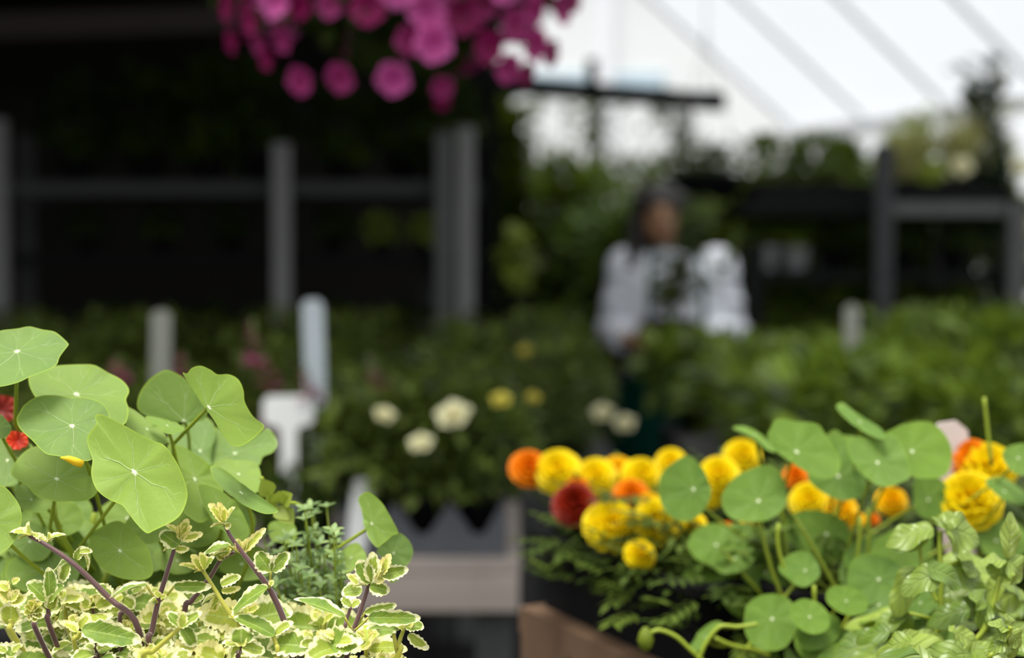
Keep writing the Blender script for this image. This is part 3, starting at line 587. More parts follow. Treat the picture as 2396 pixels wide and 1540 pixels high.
s7 = pstem(C3, [(1245,930),(1225,1010),(1180,1150),(1120,1320),(1090,1440)], .700, .695, .0009, .0017)
for a in (((1255,940),(1165,765),140,.38,-.35,.05), ((1262,930),(1275,705),120,.6,.3,.08), ((1340,870),(1405,715),80,.95,.1,.1), ((1345,880),(1545,830),100,.5,.7,.12), ((1250,960),(1400,1005),105,.45,.75,.2), ((1235,960),(1120,950),66,.8,.9,.2), ((1300,900),(1340,760),80,.9,-.5,.1), ((1290,930),(1375,880),60,.9,.6,.2), ((1240,900),(1225,820),60,.8,.2,.1)):
    pleaf(s7, C3, a[0], a[1], a[2], .697, a[3], a[4], .2, a[5])
mb = MB(); mb.tube([P(*C3(1250,940), .699), P(*C3(1340,870), .699)], .0008, 8); part('side_shoot', mb, M['ystem'], s7)
pleaf(s7, C3, (1190,1000), (1030,1010), 165, .706, .55, 0, .1, .1); pleaf(s7, C3, (1150,950), (1080,865), 60, .705, .9, .3, .2, .2)
pleaf(s7, C3, (1050,1215), (690,1030), 165, .693, .3, .5, .15, .15, 0, (1115,1320)); pleaf(s7, C3, (1240,1215), (1630,1220), 115, .690, .28, .65, .15, .15, 0, (1125,1320)); pleaf(s7, C3, (1210,1175), (1445,1120), 70, .697, .5, .7, .2, .2, 0, (1140,1290))
s8 = pstem(C3, [(1100,1130),(1060,1250),(1040,1350)], .725, .72, .0008, .0013)
pleaf(s8, C3, (1100,1130), (1030,1060), 80, .725, .6); pleaf(s8, C3, (1105,1130), (1170,1080), 70, .725, .7)
s9 = pstem(C3, [(1535,1280),(1500,1370),(1480,1440),(1470,1530)], .698, .695, .0009, .0016, 'ystem')
for a in (((1485,1320),(1240,1265),105,.3,.5,.2), ((1535,1290),(1672,1275),125,.5,0,.25), ((1520,1320),(1440,1235),56,.85,.3,.1), ((1560,1350),(1712,1470),76,.7,.7,.2), ((1530,1290),(1510,1210),66,.95,.2,.1), ((1540,1300),(1590,1230),60,.9,.4,.1)):
    pleaf(s9, C3, a[0], a[1], a[2], .695, a[3], a[4], .2, a[5])
mb = MB(); mb.tube([P(*C3(1440,1345), .696), P(*C3(1455,1420), .696), P(*C3(1470,1510), .696)], .0010, 8); part('side_shoot', mb, M['ystem'], s9)
s10 = pstem(C2, [(385,1080),(385,1140),(390,1200),(400,1290)], .700, .70, .0009, .0016)
for a in (((380,1085),(235,930),150,.3,.2,.1), ((395,1085),(495,960),140,.3,-.1,.1), ((395,1060),(395,830),110,.4,.7,.1), ((365,1150),(290,1010),120,.6,.2,.1), ((400,1150),(445,1030),100,.7,.3,.1)):
    pleaf(s10, C2, a[0], a[1], a[2], .699, a[3], a[4], .25, a[5])
s11 = pstem(C2, [(80,1230),(95,1290),(110,1360)], .685, .685, .0010, .0016, 'ystem')
for a in (((85,1275),(90,1100),190,.75,.1,.05), ((70,1080),(-10,950),90,.95,.2,.2), ((80,1080),(140,1000),70,.9,.4,.2), ((60,1000),(-10,930),80,.95,.1,.2), ((100,940),(150,905),40,.95,.3,.2), ((90,1090),(200,1060),100,.85,.5,.2)):
    pleaf(s11, C2, a[0], a[1], a[2], .688, a[3], a[4], .22, a[5])
s12 = pstem(C2, [(270,1180),(280,1260),(300,1340)], .69, .69, .0010, .0016)
for k in range(9):
    an = 2 * PI * k / 9; pleaf(s12, C2, (270 + 12 * math.cos(an), 1165 + 12 * math.sin(an)), (270 + 75 * math.cos(an), 1160 + 85 * math.sin(an)), 56, .686, .7 + .03 * k, 0.3 * math.cos(an), .3, .1, -.004)
s13 = pstem(C2, [(640,1330),(620,1380),(600,1440)], .69, .69, .0010, .0015, 'ystem')
pleaf(s13, C2, (655,1310), (1100,1385), 185, .686, .2, .35, .15, .12); pleaf(s13, C2, (640,1300), (700,1190), 90, .695, .8, .2, .2, .2); pleaf(s13, C2, (620,1330), (500,1240), 90, .692, .9, .4, .2, .2); pleaf(s13, C2, (600,1250), (560,1200), 70, .70, .95)
s14 = pstem(C2, [(1000,1090),(985,1180),(960,1260)], .712, .71, .0009, .0014)
pleaf(s14, C2, (985,1060), (1075,1130), 100, .711, .6, .3, .2, .2); pleaf(s14, C2, (990,1050), (900,1110), 70, .711, .8); pleaf(s14, C2, (870,1060), (790,950), 120, .716, .5, .3, .2, .2)
s15 = pstem(C2, [(2190,1370),(2215,1440),(2230,1530)], .692, .69, .0010, .0016, 'ystem')
pleaf(s15, C2, (2195,1360), (1910,1190), 160, .69, .12, .25, .15, .15); pleaf(s15, C2, (2200,1350), (2330,1250), 90, .692, .7)
s16 = pstem(C2, [(1930,1440),(1920,1500),(1910,1560)], .682, .68, .0010, .0016)
for a in (((1930,1420),(1930,1300),210,.45,.1,.2), ((1930,1440),(1790,1400),110,.7,.3,.2), ((1940,1450),(2110,1480),120,.6,.4,.2), ((1920,1460),(1830,1530),110,.7,.2,.2), ((1930,1440),(1960,1370),70,.97,.1,.1), ((1935,1440),(1880,1390),60,.97,.1,.1)):
    pleaf(s16, C2, a[0], a[1], a[2], .68, a[3], a[4], .2, a[5])
# dense low growth filling the corner
rng = R(77)
for k in range(84):
    fx = rng.uniform(-20, 925); lo = 1398 if fx < 700 else 1440
    fy = rng.uniform(lo, 1640); Yk = rng.uniform(.715, .80) if fy < 1500 else rng.uniform(.672, .73)
    if fx > 860: fy += 40
    fid = (lambda x, y: (x, y)); a0 = rng.uniform(-.5, .5)
    st = pstem(fid, [(fx, fy), (fx + 6 * a0, fy + 22), (fx + 14 * a0, fy + 60)], Yk, Yk, .0008, .0013, rng.choice(('pstem', 'ystem', 'ystem')))
    tone = rng.random(); rot = rng.uniform(0, PI)
    for tier, (Lp, cnt) in enumerate(((rng.uniform(62, 112), 2), (rng.uniform(45, 80), 2), (26, 2))):
        for q in range(cnt):
            an = rot + tier * PI / 2 + q * PI + rng.uniform(-.3, .3)
            dx, dz, dy = math.cos(an), 0.16 + 0.28 * tier + rng.uniform(-.1, .15), math.sin(an)
            b = P(fx, fy + 14 - 10 * tier, Yk); d = Vector((dx, dy, dz)); L = S(Lp, Yk)
            CNT[0] += 1
            vleaf(st, b + d.normalized() * 0.002, d, L, L * rng.uniform(.66, .88), Vector((rng.uniform(-.5, .5), -.75, .7)), min(1, max(0, tone * .5 + .2 + .22 * tier + rng.uniform(-.15, .15))), rng.uniform(.05, .3), rng.uniform(.05, .6), 6 if tier < 2 else 4, CNT[0], wig=.12)
# ================================================================== thyme like herb between them
hb = Vector((-0.105, 0.905, 0.90))
th = thing('herb', 'small fine leaved green herb behind the variegated plant, beside the two folded round leaves', 'herb', hb)
part('pot', pot_mb(0.04, 0.11, hb), M['pot'], th); part('soil', soil_mb(0.037, 0.098, hb), M['soil'], th)
rng = R(5)
tips = [(775,325),(905,330),(960,520),(800,390),(730,430),(620,560),(560,600),(660,640),(740,600),(850,620),(980,560),(700,720),(780,760),(600,760),(880,700),(520,700),(640,860),(760,880),(1020,830),(560,900),(690,960),(850,950),(450,650),(480,820),(730,350),(980,620),(920,760),(640,760),(700,820),(800,820),(560,780),(880,860),(620,960),(740,940),(1010,900),(500,950),(940,1000),(400,560),(1000,960),(580,1020),(760,1040)]
for k, (tx, ty) in enumerate(tips):
    tY = rng.uniform(.775, .85); tip = P(*C3(tx, ty), tY); rt = hb + Vector((rng.uniform(-.025, .025), rng.uniform(-.025, .025), 0.1))
    pts = bez(tip, Vector((tip.x * .7 + rt.x * .3, tip.y * .7 + rt.y * .3, tip.z * .35 + rt.z * .65)), rt, 14)
    m = MB(); m.tube(pts, [.0005 + .0004 * i / 14 for i in range(15)], 6); so = part('sprig', m, M['petiole'], th); lm = MB()
    for i in range(0, 13):
        p = pts[i]; t = (pts[max(0, i - 1)] - pts[min(14, i + 1)]).normalized(); e = t.orthogonal().normalized(); e = Matrix.Rotation(i * 1.57 + rng.random(), 3, t) @ e; ln = .0062 if i < 4 else .0085
        for sgn in (1, -1):
            for r2 in ((0,) if i > 2 else (0, 1)):
                ee = e if not r2 else t.cross(e); lm.leaf(p, ee * sgn + t * .55, t - ee * sgn * .3, ln * rng.uniform(.8, 1.15), .0034, rng.random(), .2, .2, 4)
    part('foliage', lm, M['thyme'], so)
# ================================================================== left potting bench that carries the near plants
def bench(name, label, x0, x1, y0, y1, ztop, legs_in=0.04, plank=0.09, front=0.08, mat='plank', gap=0.008, rot=None, origin=None, cat='bench'):
    o = thing(name, label, cat, ((x0 + x1) / 2, (y0 + y1) / 2, 0))
    n = max(1, round((y1 - y0) / (plank + gap))); st = (y1 - y0) / n
    for i in range(n):
        m = MB(); m.box(((x0 + x1) / 2, y0 + st * (i + .5), ztop - .012), (x1 - x0, st - gap, .024)); part('top_plank', m, M[mat], o, False, bev=.002)
    for yy, nm in ((y0 + .012, 'front_board'), (y1 - .012, 'rear_board')):
        m = MB(); m.box(((x0 + x1) / 2, yy - .001, ztop - .026 - front / 2), (x1 - x0 - .004, .024, front)); part(nm, m, M[mat], o, False, bev=.002)
    for xx in (x0 + legs_in, x1 - legs_in):
        for yy in (y0 + .06, y1 - .06):
            m = MB(); m.box((xx, yy, (ztop - .026) / 2), (.06, .06, ztop - .028)); part('leg', m, M['postd'], o, False)
    return o
bench('potting_bench', 'dark slatted bench under the sharp leaves in the lower left corner', -1.0, -0.02, 0.50, 1.12, 0.90, mat='postd')
# ================================================================== crate stand, marigold trays
A = Vector((0.006, 1.20, 0)); V = Vector((.9, .436, 0)).normalized(); U = Vector((.43, -.9, 0)); U = (U - V * U.dot(V)).normalized(); RC = Matrix((V, -U, Vector((0, 0, 1)))).transposed()
def ab(a, b, z): return A + V * a + U * b + Vector((0, 0, z))
CZ = 1.017
cr = thing('wooden_crate', 'brown wooden crate stand carrying the marigolds, its plank side showing below the black tray', 'crate', ab(.4, .4, 0))
m = MB(); m.box(ab(.4, .4, CZ - .011), (.8, .8, .022), RC); part('top', m, M['crate'], cr, False)
npl = 9
for k in range(npl):
    w_ = .8 / npl
    m = MB(); m.box(ab(.011, w_ * (k + .5), CZ - .022 - .19), (.022, w_ - .006, .38), RC); part('side_plank', m, M['crate'], cr, False, bev=.001)
    m = MB(); m.box(ab(w_ * (k + .5), .011, CZ - .022 - .19), (w_ - .006, .022, .38), RC) if 0 < k else m.box(ab(.055, .011, CZ - .022 - .19), (.06, .022, .38), RC); part('side_plank', m, M['crate'], cr, False, bev=.001)
for a_, b_ in ((.06, .06), (.74, .06), (.06, .74), (.74, .74)):
    m = MB(); m.box(ab(a_, b_, (CZ - .024) / 2), (.05, .05, CZ - .024), RC); part('leg', m, M['crate'], cr, False)
def tray_mb(c0, w_, d_, h, rot, t=.004):
    m = MB(); e = rot @ Vector((1, 0, 0)); g = rot @ Vector((0, 1, 0)); z = Vector((0, 0, 1))
    m.box(c0 + z * t / 2, (w_, d_, t), rot)
    for s_ in (-1, 1):
        m.box(c0 + e * (s_ * (w_ / 2 - t / 2)) + z * (h / 2 + t * .51), (t, d_, h - t), rot); m.box(c0 + g * (s_ * (d_ / 2 - t / 2)) + z * (h / 2 + t * .51), (w_ - 2.02 * t, t, h - t), rot)
        m.box(c0 + e * (s_ * (w_ / 2 + .004)) + z * h, (.012, d_ + .02, .006), rot); m.box(c0 + g * (s_ * (d_ / 2 + .004)) + z * (h + .0001), (w_ - .006, .012, .006), rot)
    return m
TW, TD = .25, .235
single('tray', tray_mb(ab(.02 + TW / 2, .01 + TD / 2, CZ), TW, TD, .062, RC), M['pot'], 'black plastic tray of marigolds at the near corner of the brown crate', 'tray', None, False)
def marigold_flower(mb, c0, n, rad, seed):
    rng = R(seed); n = n.normalized(); ex = n.orthogonal().normalized(); ey = n.cross(ex)
    for ri, (rr, el, cnt) in enumerate(((1.0, .12, 13), (.86, .42, 12), (.66, .75, 10), (.42, 1.05, 8), (.18, 1.3, 5))):
        for k in range(cnt):
            a = 2 * PI * (k + .5 * (ri % 2)) / cnt + rng.uniform(-.12, .12); e = ex * math.cos(a) + ey * math.sin(a); b = c0 + n * (rad * .10 * ri) + e * rad * .1
            d = e * math.cos(el) + n * math.sin(el); u = n * math.cos(el) - e * math.sin(el); L = rad * (.35 + .6 * rr); W = rad * .62; s_ = d.cross(u); tn = rng.random(); rows = []
            for i in range(4):
                t = i / 3; w_ = W / 2 * (.35 + .65 * math.sin(PI * .5 * min(1, t * 1.3))); row = []
                for q in (-1, -.33, .33, 1):
                    rf = rad * .10 * t * math.sin(q * 4.2 + a * 5)
                    row.append(mb.vert(b + d * (L * t * (1 - .08 * abs(q))) + s_ * (q * w_) + u * (rf - .12 * L * t * t), (.25 + .75 * t, q, tn)))
                rows.append(row)
            for i in range(3):
                for j in range(3): mb.face((rows[i][j], rows[i][j + 1], rows[i + 1][j + 1], rows[i + 1][j]))
    mb.tube([c0 - n * rad * .55, c0 - n * rad * .05, c0 + n * rad * .08], [rad * .16, rad * .30, rad * .22], 8)
def fern_foliage(mb, c0, rx, rz, n, seed, ln=.02, lw=.006):
    rng = R(seed)
    for k in range(n):
        a = rng.uniform(0, 2 * PI); r = rx * math.sqrt(rng.random()); z = rz * rng.random() ** .8; p = c0 + Vector((r * math.cos(a), r * math.sin(a), z))
        d = Vector((math.cos(a), math.sin(a), rng.uniform(-.6, .7))) + Vector((rng.uniform(-.6, .6), rng.uniform(-.6, .6), 0)); d.normalize(); s_ = d.cross(Vector((0, 0, 1))).normalized(); tn = rng.random()
        L = ln * rng.uniform(1.4, 2.4)
        for i in range(4):
            q = p + d * (L * (i + .5) / 4)
            for sg in (-1, 1): mb.leaf(q, d * .6 + s_ * sg, Vector((0, 0, 1)), ln * rng.uniform(.7, 1.1), lw, tn, .15, .2, 2)
        mb.leaf(p + d * L, d, Vector((0, 0, 1)), ln, lw, tn, .1, .1, 2)
# plants of the tray: (a, b) in the crate's frame; label; flowers (px, py, radius px, depth, material)
MG = [
 ((.085,.06), 'marigold at the left tray corner, one orange and one yellow bloom side by side', [(1240,1092,42,1.215,'ora'),(1303,1098,50,1.205,'yel')]),
 ((.085,.155), 'marigold with one dark red bloom near the left end of the tray', [(1345,1176,48,1.13,'mahog'),(1352,1140,26,1.16,'ora')]),
 ((.165,.06), 'marigold with three yellow blooms in the back row of the tray', [(1392,1112,44,1.20,'yel'),(1447,1102,38,1.22,'gold'),(1505,1112,44,1.20,'yel')]),
 ((.17,.15), 'marigold with two big yellow blooms low in the middle of the tray', [(1432,1224,58,1.10,'yel'),(1535,1216,54,1.09,'yel'),(1478,1158,40,1.15,'ora'),(1520,1180,30,1.14,'gold')]),
 ((.235,.06), 'marigold with yellow blooms at the back of the tray\'s right end', [(1570,1080,34,1.22,'yel'),(1740,1064,40,1.20,'yel')]),
 ((.24,.15), 'marigold with a tall yellow bloom showing between two round leaves', [(1682,1108,44,1.12,'yel'),(1660,1145,38,1.12,'yel'),(1700,1250,30,1.08,'ora'),(1752,1228,18,1.07,'gold'),(1715,1130,26,1.13,'gold')]),
 ((.10,.21), 'small marigold with a single low yellow bloom at the tray front', [(1500,1295,34,1.05,'yel'),(1622,1225,27,1.06,'yel')]),
]
MG2 = [
 ((.305,.17), 'marigold with small yellow and orange blooms behind the right nasturtium', [(1893,1168,42,1.09,'yel'),(1966,1190,40,1.085,'gold'),(2005,1220,24,1.08,'gold'),(1862,1112,28,1.12,'ora')]),
 ((.385,.19), 'marigold with one small orange bloom below the two joined round leaves', [(2088,1170,34,1.10,'gold'),(2040,1215,16,1.09,'ora')]),
 ((.345,.285), 'marigold with a large bright yellow bloom right of the pinkish tag', [(2268,1165,66,1.02,'yel'),(2235,1185,40,1.03,'ora')]),
 ((.425,.255), 'marigold with orange and yellow blooms at the right edge, highest of the right pair', [(2318,1088,56,1.06,'yel'),(2275,1068,44,1.07,'ora'),(2365,1085,28,1.06,'yel')]),
]
def marigold(i, a, b, label, fl, zb, foliage=True, group=None):
    base = ab(a, b, zb); o = thing('marigold', label, 'marigold', base, 'marigolds on the crate')
    part('pot', pot_mb(.036, .055, base, .8), M['pot'], o); part('soil', soil_mb(.033, .048, base), M['soil'], o)
    m = MB(); fern_foliage(m, base + Vector((0, 0, .035)), .066, .070, 90, 900 + i, .015, .006); fern_foliage(m, base + Vector((-.02, -.03, .02)), .062, .05, 50, 950 + i, .014, .006); part('foliage', m, M['mariglf'], o)
    for k, (px, py, rp, Y, mt) in enumerate(fl):
        c0 = P(px, py, Y); n = Vector((R(i * 9 + k).uniform(-.35, .35), -.95, .7)); rad = S(rp, Y) * 1.12; c0 = P(px, py, Y - .02)
        m = MB(); marigold_flower(m, c0 - n.normalized() * rad * .3, n, rad, i * 31 + k); fo = part('flower', m, M[mt], o)
        s = MB(); s.tube(bez(c0 - n.normalized() * rad * .8, c0 + Vector((0, .02, -.04)), base + Vector((0, 0, .05)), 8), .0018, 7); part('flower_stem', s, M['gstem'], fo)
for i, (q, lb, fl) in enumerate(MG): marigold(i, q[0], q[1], lb, fl, CZ + .005)
for i, (q, lb, fl) in enumerate(MG2): marigold(20 + i, q[0], q[1], lb, fl, CZ + .0005)
# pinkish price tag standing among them
def tag_mb(c0, w_, h, top, stake, tilt=0.0, yaw=0.0, hw=None, hh=0, r=.006):
    """flat tag with rounded head of width w_, stake below; c0 = bottom of stake"""
    m = MB(); rot = Matrix.Rotation(yaw, 3, 'Z') @ Matrix.Rotation(tilt, 3, 'Y'); t = .0012
    if hw is None: ol = [(-w_ * .35, .0), (w_ * .35, 0), (w_ / 2, h * .15), (w_ / 2, h - r), (w_ / 2 - r, h), (-w_ / 2 + r, h), (-w_ / 2, h - r), (-w_ / 2, h * .15)]
    else:
        z0 = h - hh; ol = [(0, 0), (stake / 2, .018), (stake / 2, z0 - r), (stake / 2 + r, z0), (hw / 2 - r, z0), (hw / 2, z0 + r), (hw / 2, h - r), (hw / 2 - r, h), (-hw / 2 + r, h), (-hw / 2, h - r), (-hw / 2, z0 + r), (-hw / 2 + r, z0), (-stake / 2 - r, z0), (-stake / 2, z0 - r), (-stake / 2, .018)]
    f_ = [m.vert(c0 + rot @ Vector((x, -t, z))) for x, z in ol]; b_ = [m.vert(c0 + rot @ Vector((x, t, z))) for x, z in ol]; K = len(ol)
    m.face(f_); m.face(b_[::-1])
    for k in range(K): m.face((f_[k], b_[k], b_[(k + 1) % K], f_[(k + 1) % K]))
    return m
c0 = P(2250, 1240, 1.055); h_ = P(2225, 985, 1.055).z - c0.z
tg = thing('plant_tag', 'pinkish white rounded plant tag between the round leaves and the orange blooms at right', 'plant tag', c0 - Vector((0, 0, .10)))
m = tag_mb(c0 - Vector((0, 0, .02)), S(92, 1.055), h_ + .02, 0, 0, -.12, .1, r=.008); part('card', m, M['pinktag'], tg, False)
m = MB(); m.box(c0 - Vector((0, 0, .06)), (.008, .003, .09)); part('stake', m, M['pinktag'], tg, False)
# ================================================================== basil
bp = ab(.105, .50, CZ)
ba = thing('basil', 'glossy pale green basil with curled leaves in the lower right corner', 'basil', bp)
part('pot', pot_mb(.05, .06, bp), M['pot'], ba); part('soil', soil_mb(.046, .05, bp), M['soil'], ba)
def bstem(f, pts, Ya, Yb, r=.0016, root=True):
    n = len(pts); q = [tuple(P(*f(*p), Ya + (Yb - Ya) * i / max(1, n - 1))) for i, p in enumerate(pts)]
    if root: q.append(tuple(bp + Vector((R(len(pts)).uniform(-.02, .02), 0, .05))))
    mb = MB(); cc = catm(q, 6); mb.tube(cc, r, 9); return part('stem', mb, M['petiole'], ba)
def bleaf(st, f, b, t, wpx, Y, tw=0, curl=.3, fold=.06, dY=0, rnd=.5, cn=.5):
    CNT[0] += 1; pb, pt = P(*f(*b), Y), P(*f(*t), Y + dY); d = pt - pb; u = Matrix.Rotation(tw, 3, d.normalized()) @ Vector((0, -.6, .8))
    vleaf(st, pb, d, d.length * 1.05, S(wpx / 3.423, Y) * 1.4, u, rnd, fold, curl, 0, CNT[0], 'leaf', 'basil', .22, 0, cn * .35)
b1 = bstem(C5, [(1725,520),(1722,700),(1730,900),(1725,1250),(1720,1560)], .835, .825)
for a in (((1670,500),(1310,540),210,.2,.35,.5), ((1640,520),(1350,610),150,-.3,.3,.7), ((1760,490),(2070,560),230,.3,.35,.6), ((1740,470),(1850,395),110,.2,.1,.7), ((1700,480),(1740,430),100,.0,.1,.4), ((1760,520),(1950,740),170,-.6,.3,.6), ((1800,800),(2130,980),140,.4,.3,.3), ((1900,790),(2060,860),90,.2,.2,.4)):
    bleaf(b1, C5, a[0], a[1], a[2], .83, a[3], a[4], .06, 0, a[5])
for a, b in ((C5(1725,800), C5(1890,770)), (C5(1722,1240), C5(1480,1180)), (C5(1725,1235), C5(1800,1220))):
    s = MB(); s.tube([P(*a, .83), P(*b, .83)], .0011, 7); part('side_shoot', s, M['petiole'], b1)
b2 = bstem(C5, [(1560,600),(1580,800),(1640,950),(1700,1090)], .84, .828, .0013, False)
for a in (((1540,820),(1300,1150),190,.3,.3,.75), ((1520,830),(1540,1080),130,-.4,.2,.5), ((1580,830),(1650,1000),70,.4,.3,.4)):
    bleaf(b2, C5, a[0], a[1], a[2], .84, a[3], a[4], .06, 0, a[5])
bleaf(b1, C5, (1480,1180), (1180,1250), 150, .85, .3, .3, .06, 0, .3); bleaf(b1, C5, (1480,1180), (1330,1360), 130, .845, -.4, .3, .06, 0, .2)
b3 = bstem(C5, [(2250,760),(2200,900),(2150,1100),(2080,1300),(2000,1560)], .81, .80)
for a in (((2270,740),(2330,400),120,.5,.2,.9), ((2250,760),(2060,720),130,.4,.3,.7), ((2270,770),(2420,880),190,.3,.35,.6), ((2230,790),(2180,920),150,-.3,.3,.5), ((2300,830),(2190,900),140,.5,.3,.8), ((2150,1080),(2330,1240),110,-.7,.3,.6), ((2120,1100),(1990,1260),140,.5,.35,.3), ((2100,1110),(2000,1000),170,.2,.3,.25)):
    bleaf(b3, C5, a[0], a[1], a[2], .805, a[3], a[4], .06, 0, a[5])
b4 = bstem(C5, [(2290,1290),(2260,1380),(2200,1480),(2150,1560)], .74, .745, .0012)
for a in (((2280,1300),(2140,1230),100,.3,.3,.7), ((2270,1320),(2160,1360),90,.2,.3,.6), ((2290,1290),(2280,1190),70,.5,.3,.8), ((2280,1330),(2400,1440),110,.4,.35,.8), ((2250,1400),(2080,1480),110,.3,.3,.5), ((2260,1400),(2350,1530),100,.3,.3,.6)):
    bleaf(b4, C5, a[0], a[1], a[2], .742, a[3], a[4], .06, 0, a[5])
b5 = bstem(C5, [(1850,1330),(1900,1420),(1930,1540)], .79, .79, .0013)
for a in (((1840,1330),(2040,1430),130,.3,.25,.9), ((1840,1340),(1960,1520),120,-.4,.25,.8), ((1960,1500),(2180,1450),110,.4,.3,.7), ((1850,1320),(1800,1290),60,.2,.2,.8), ((1960,1520),(2150,1560),110,.4,.3,.6)):
    bleaf(b5, C5, a[0], a[1], a[2], .785, a[3], a[4], .06, 0, a[5])
rng = R(13)
for k in range(60):
    px = rng.uniform(2040, 2420); py = rng.uniform(1300, 1620) if px > 2150 else rng.uniform(1460, 1600); Yk = rng.uniform(.80, .90) if py < 1500 else rng.uniform(.76, .86)
    an = rng.uniform(0, 2 * PI); b = P(px, py, Yk); d = Vector((math.cos(an), math.sin(an) * .6, rng.uniform(-.3, .4))); CNT[0] += 1; L = S(rng.uniform(80, 150), Yk)
    vleaf(b1, b, d, L, L * rng.uniform(.6, .8), Vector((rng.uniform(-.6, .6), -.7, .7)), rng.random(), .08, rng.uniform(.2, .7), 0, CNT[0], 'leaf', 'basil', .25, 0, .15)
# ================================================================== generic blurred plants, built once and copied
def cloud(mb, c0, rx, ry, rz, n, seed, L, W, inner=.45, upb=.5, droop=.3, seg=3, flat=0.0, shape=.9):
    rng = R(seed)
    for k in range(n):
        while True:
            v = Vector((rng.uniform(-1, 1), rng.uniform(-1, 1), rng.uniform(-1, 1)))
            if inner < v.length < 1: break
        # lumpy outline
        lump = 1 + .18 * math.sin(v.x * 7 + seed) * math.sin(v.y * 6 + 1.3 * seed) + .12 * math.sin(v.z * 9 + seed * .7)
        p = c0 + Vector((v.x * rx, v.y * ry, v.z * rz)) * lump; d = v.normalized() + Vector((rng.uniform(-.9, .9), rng.uniform(-.9, .9), rng.uniform(-.5, .5) + upb - .4)); d.normalize()
        nn = Vector((rng.uniform(-.5, .5), rng.uniform(-.5, .5) - .2, 1)).normalized(); ll = L * rng.uniform(.65, 1.25)
        mb.leaf(p, d, nn, ll, W * ll / L * rng.uniform(.8, 1.15), rng.random(), .2, droop, seg, shape)
def blades(mb, c0, n, h, spread, w, seed):
    rng = R(seed)
    for k in range(n):
        a = rng.uniform(0, 2 * PI); e = Vector((math.cos(a), math.sin(a), 0)); d = (Vector((0, 0, 1)) + e * rng.uniform(.1, spread)).normalized()
        mb.leaf(c0 + e * rng.uniform(0, .03), d, (Vector((0, 0, 1)) - e).normalized() + e * .3, h * rng.uniform(.6, 1.1), w, rng.random(), .25, .0 + .25 * rng.random(), 5, .6)
def proto(name, cat, pr, ph, potmat, fol, folmat, nst=6, sh=.12):
    o = thing(name, 'x', cat)
    part('pot', pot_mb(pr, ph, (0, 0, 0)), M[potmat], o); part('soil', soil_mb(pr * .93, ph * .86, (0, 0, 0)), M['soil'], o)
    part('foliage', fol, M[folmat], o); rng = R(nst)
    for k in range(nst):
        a = 2 * PI * k / nst; s = MB(); s.tube(bez(Vector((pr * .4 * math.cos(a), pr * .4 * math.sin(a), ph * .8)), Vector((pr * .6 * math.cos(a), pr * .6 * math.sin(a), ph + sh * .5)), Vector((pr * 1.3 * math.cos(a), pr * 1.3 * math.sin(a), ph + sh)), 5), .003, 6); part('stem', s, M['gstem'], o)
    return o
USED = {}
ALLP = []
def place(pr, loc, label, group=None, rz=0, s=1.0, cat=None):
    if pr.name not in USED:
        USED[pr.name] = 1; o = pr; o.location = loc; o.rotation_euler = (0, 0, rz); o.scale = (s,) * 3; BASE[o.name] = Vector(loc); o['label'] = label
        if group: o['group'] = group
    else:
        o = dup(pr, loc, rz, s, label, group)
    ALLP.append(o); o['sc'] = s; o['rz'] = rz
    return o
def addpart(o, name, mb, mat, parent=None, label=None):
    """mesh given in world coordinates attached to an already placed (turned, scaled) thing"""
    inv = (Matrix.Translation(BASE[o.name]) @ Matrix.Rotation(o['rz'], 4, 'Z') @ Matrix.Scale(o['sc'], 4)).inverted()
    mb.v = [inv @ v for v in mb.v]
    me = mb.mesh(name); me.materials.append(mat); q = bpy.data.objects.new(name, me); COL.objects.link(q); q.parent = parent or o; KIDS[(parent or o).name].append(q); KIDS[q.name] = []; BASE[q.name] = BASE[o.name]
    if label: q['label'] = label
    return q
def nearest(p, pool):
    return min(pool, key=lambda o: ((BASE[o.name] - p).xy.length + abs(BASE[o.name].y - p.y) * .3))
fm = MB(); cloud(fm, Vector((0, 0, .21)), .125, .125, .12, 330, 1, .040, .027, .3); PR1 = proto('rose', 'rose', .05, .095, 'pot', fm, 'roseleaf')
fm = MB(); cloud(fm, Vector((0, 0, .235)), .12, .12, .15, 380, 2, .036, .025, .3); PR2 = proto('rose', 'rose', .05, .095, 'pot', fm, 'roseleaf')
fm = MB(); cloud(fm, Vector((0, 0, .24)), .16, .15, .16, 420, 3, .050, .022, .3, .8); PB1 = proto('bedding_plant', 'potted plant', .06, .11, 'pot', fm, 'roseleaf')
fm = MB(); cloud(fm, Vector((0, 0, .235)), .19, .18, .12, 240, 4, .085, .050, .3, .7, .35, 4); PM1 = proto('leafy_plant', 'potted plant', .065, .12, 'pot', fm, 'midleaf')
fm = MB(); cloud(fm, Vector((0, 0, .235)), .17, .17, .13, 330, 5, .065, .036, .3, .9, .3, 4); PM2 = proto('leafy_plant', 'potted plant', .065, .12, 'pot', fm, 'midleaf')
fm = MB(); cloud(fm, Vector((0, 0, .25)), .15, .15, .16, 360, 6, .06, .032, .3, .7); PD1 = proto('shelf_plant', 'potted plant', .07, .12, 'pot', fm, 'darkleaf')
fm = MB(); cloud(fm, Vector((0, 0, .14)), .10, .10, .065, 200, 7, .04, .026, .2, .7); PD2 = proto('small_shelf_plant', 'potted plant', .05, .085, 'pot', fm, 'darkleaf', 4, .05)
fm = MB(); cloud(fm, Vector((0, 0, .14)), .10, .10, .065, 200, 8, .04, .026, .2, .7); PW = proto('small_white_potted_plant', 'potted plant', .055, .085, 'whitepot', fm, 'midleaf', 4, .05)
fm = MB(); cloud(fm, Vector((0, 0, .26)), .15, .15, .17, 360, 9, .065, .035, .3, .7); PG = proto('shelf_plant', 'potted plant', .07, .12, 'pot', fm, 'treeleaf')
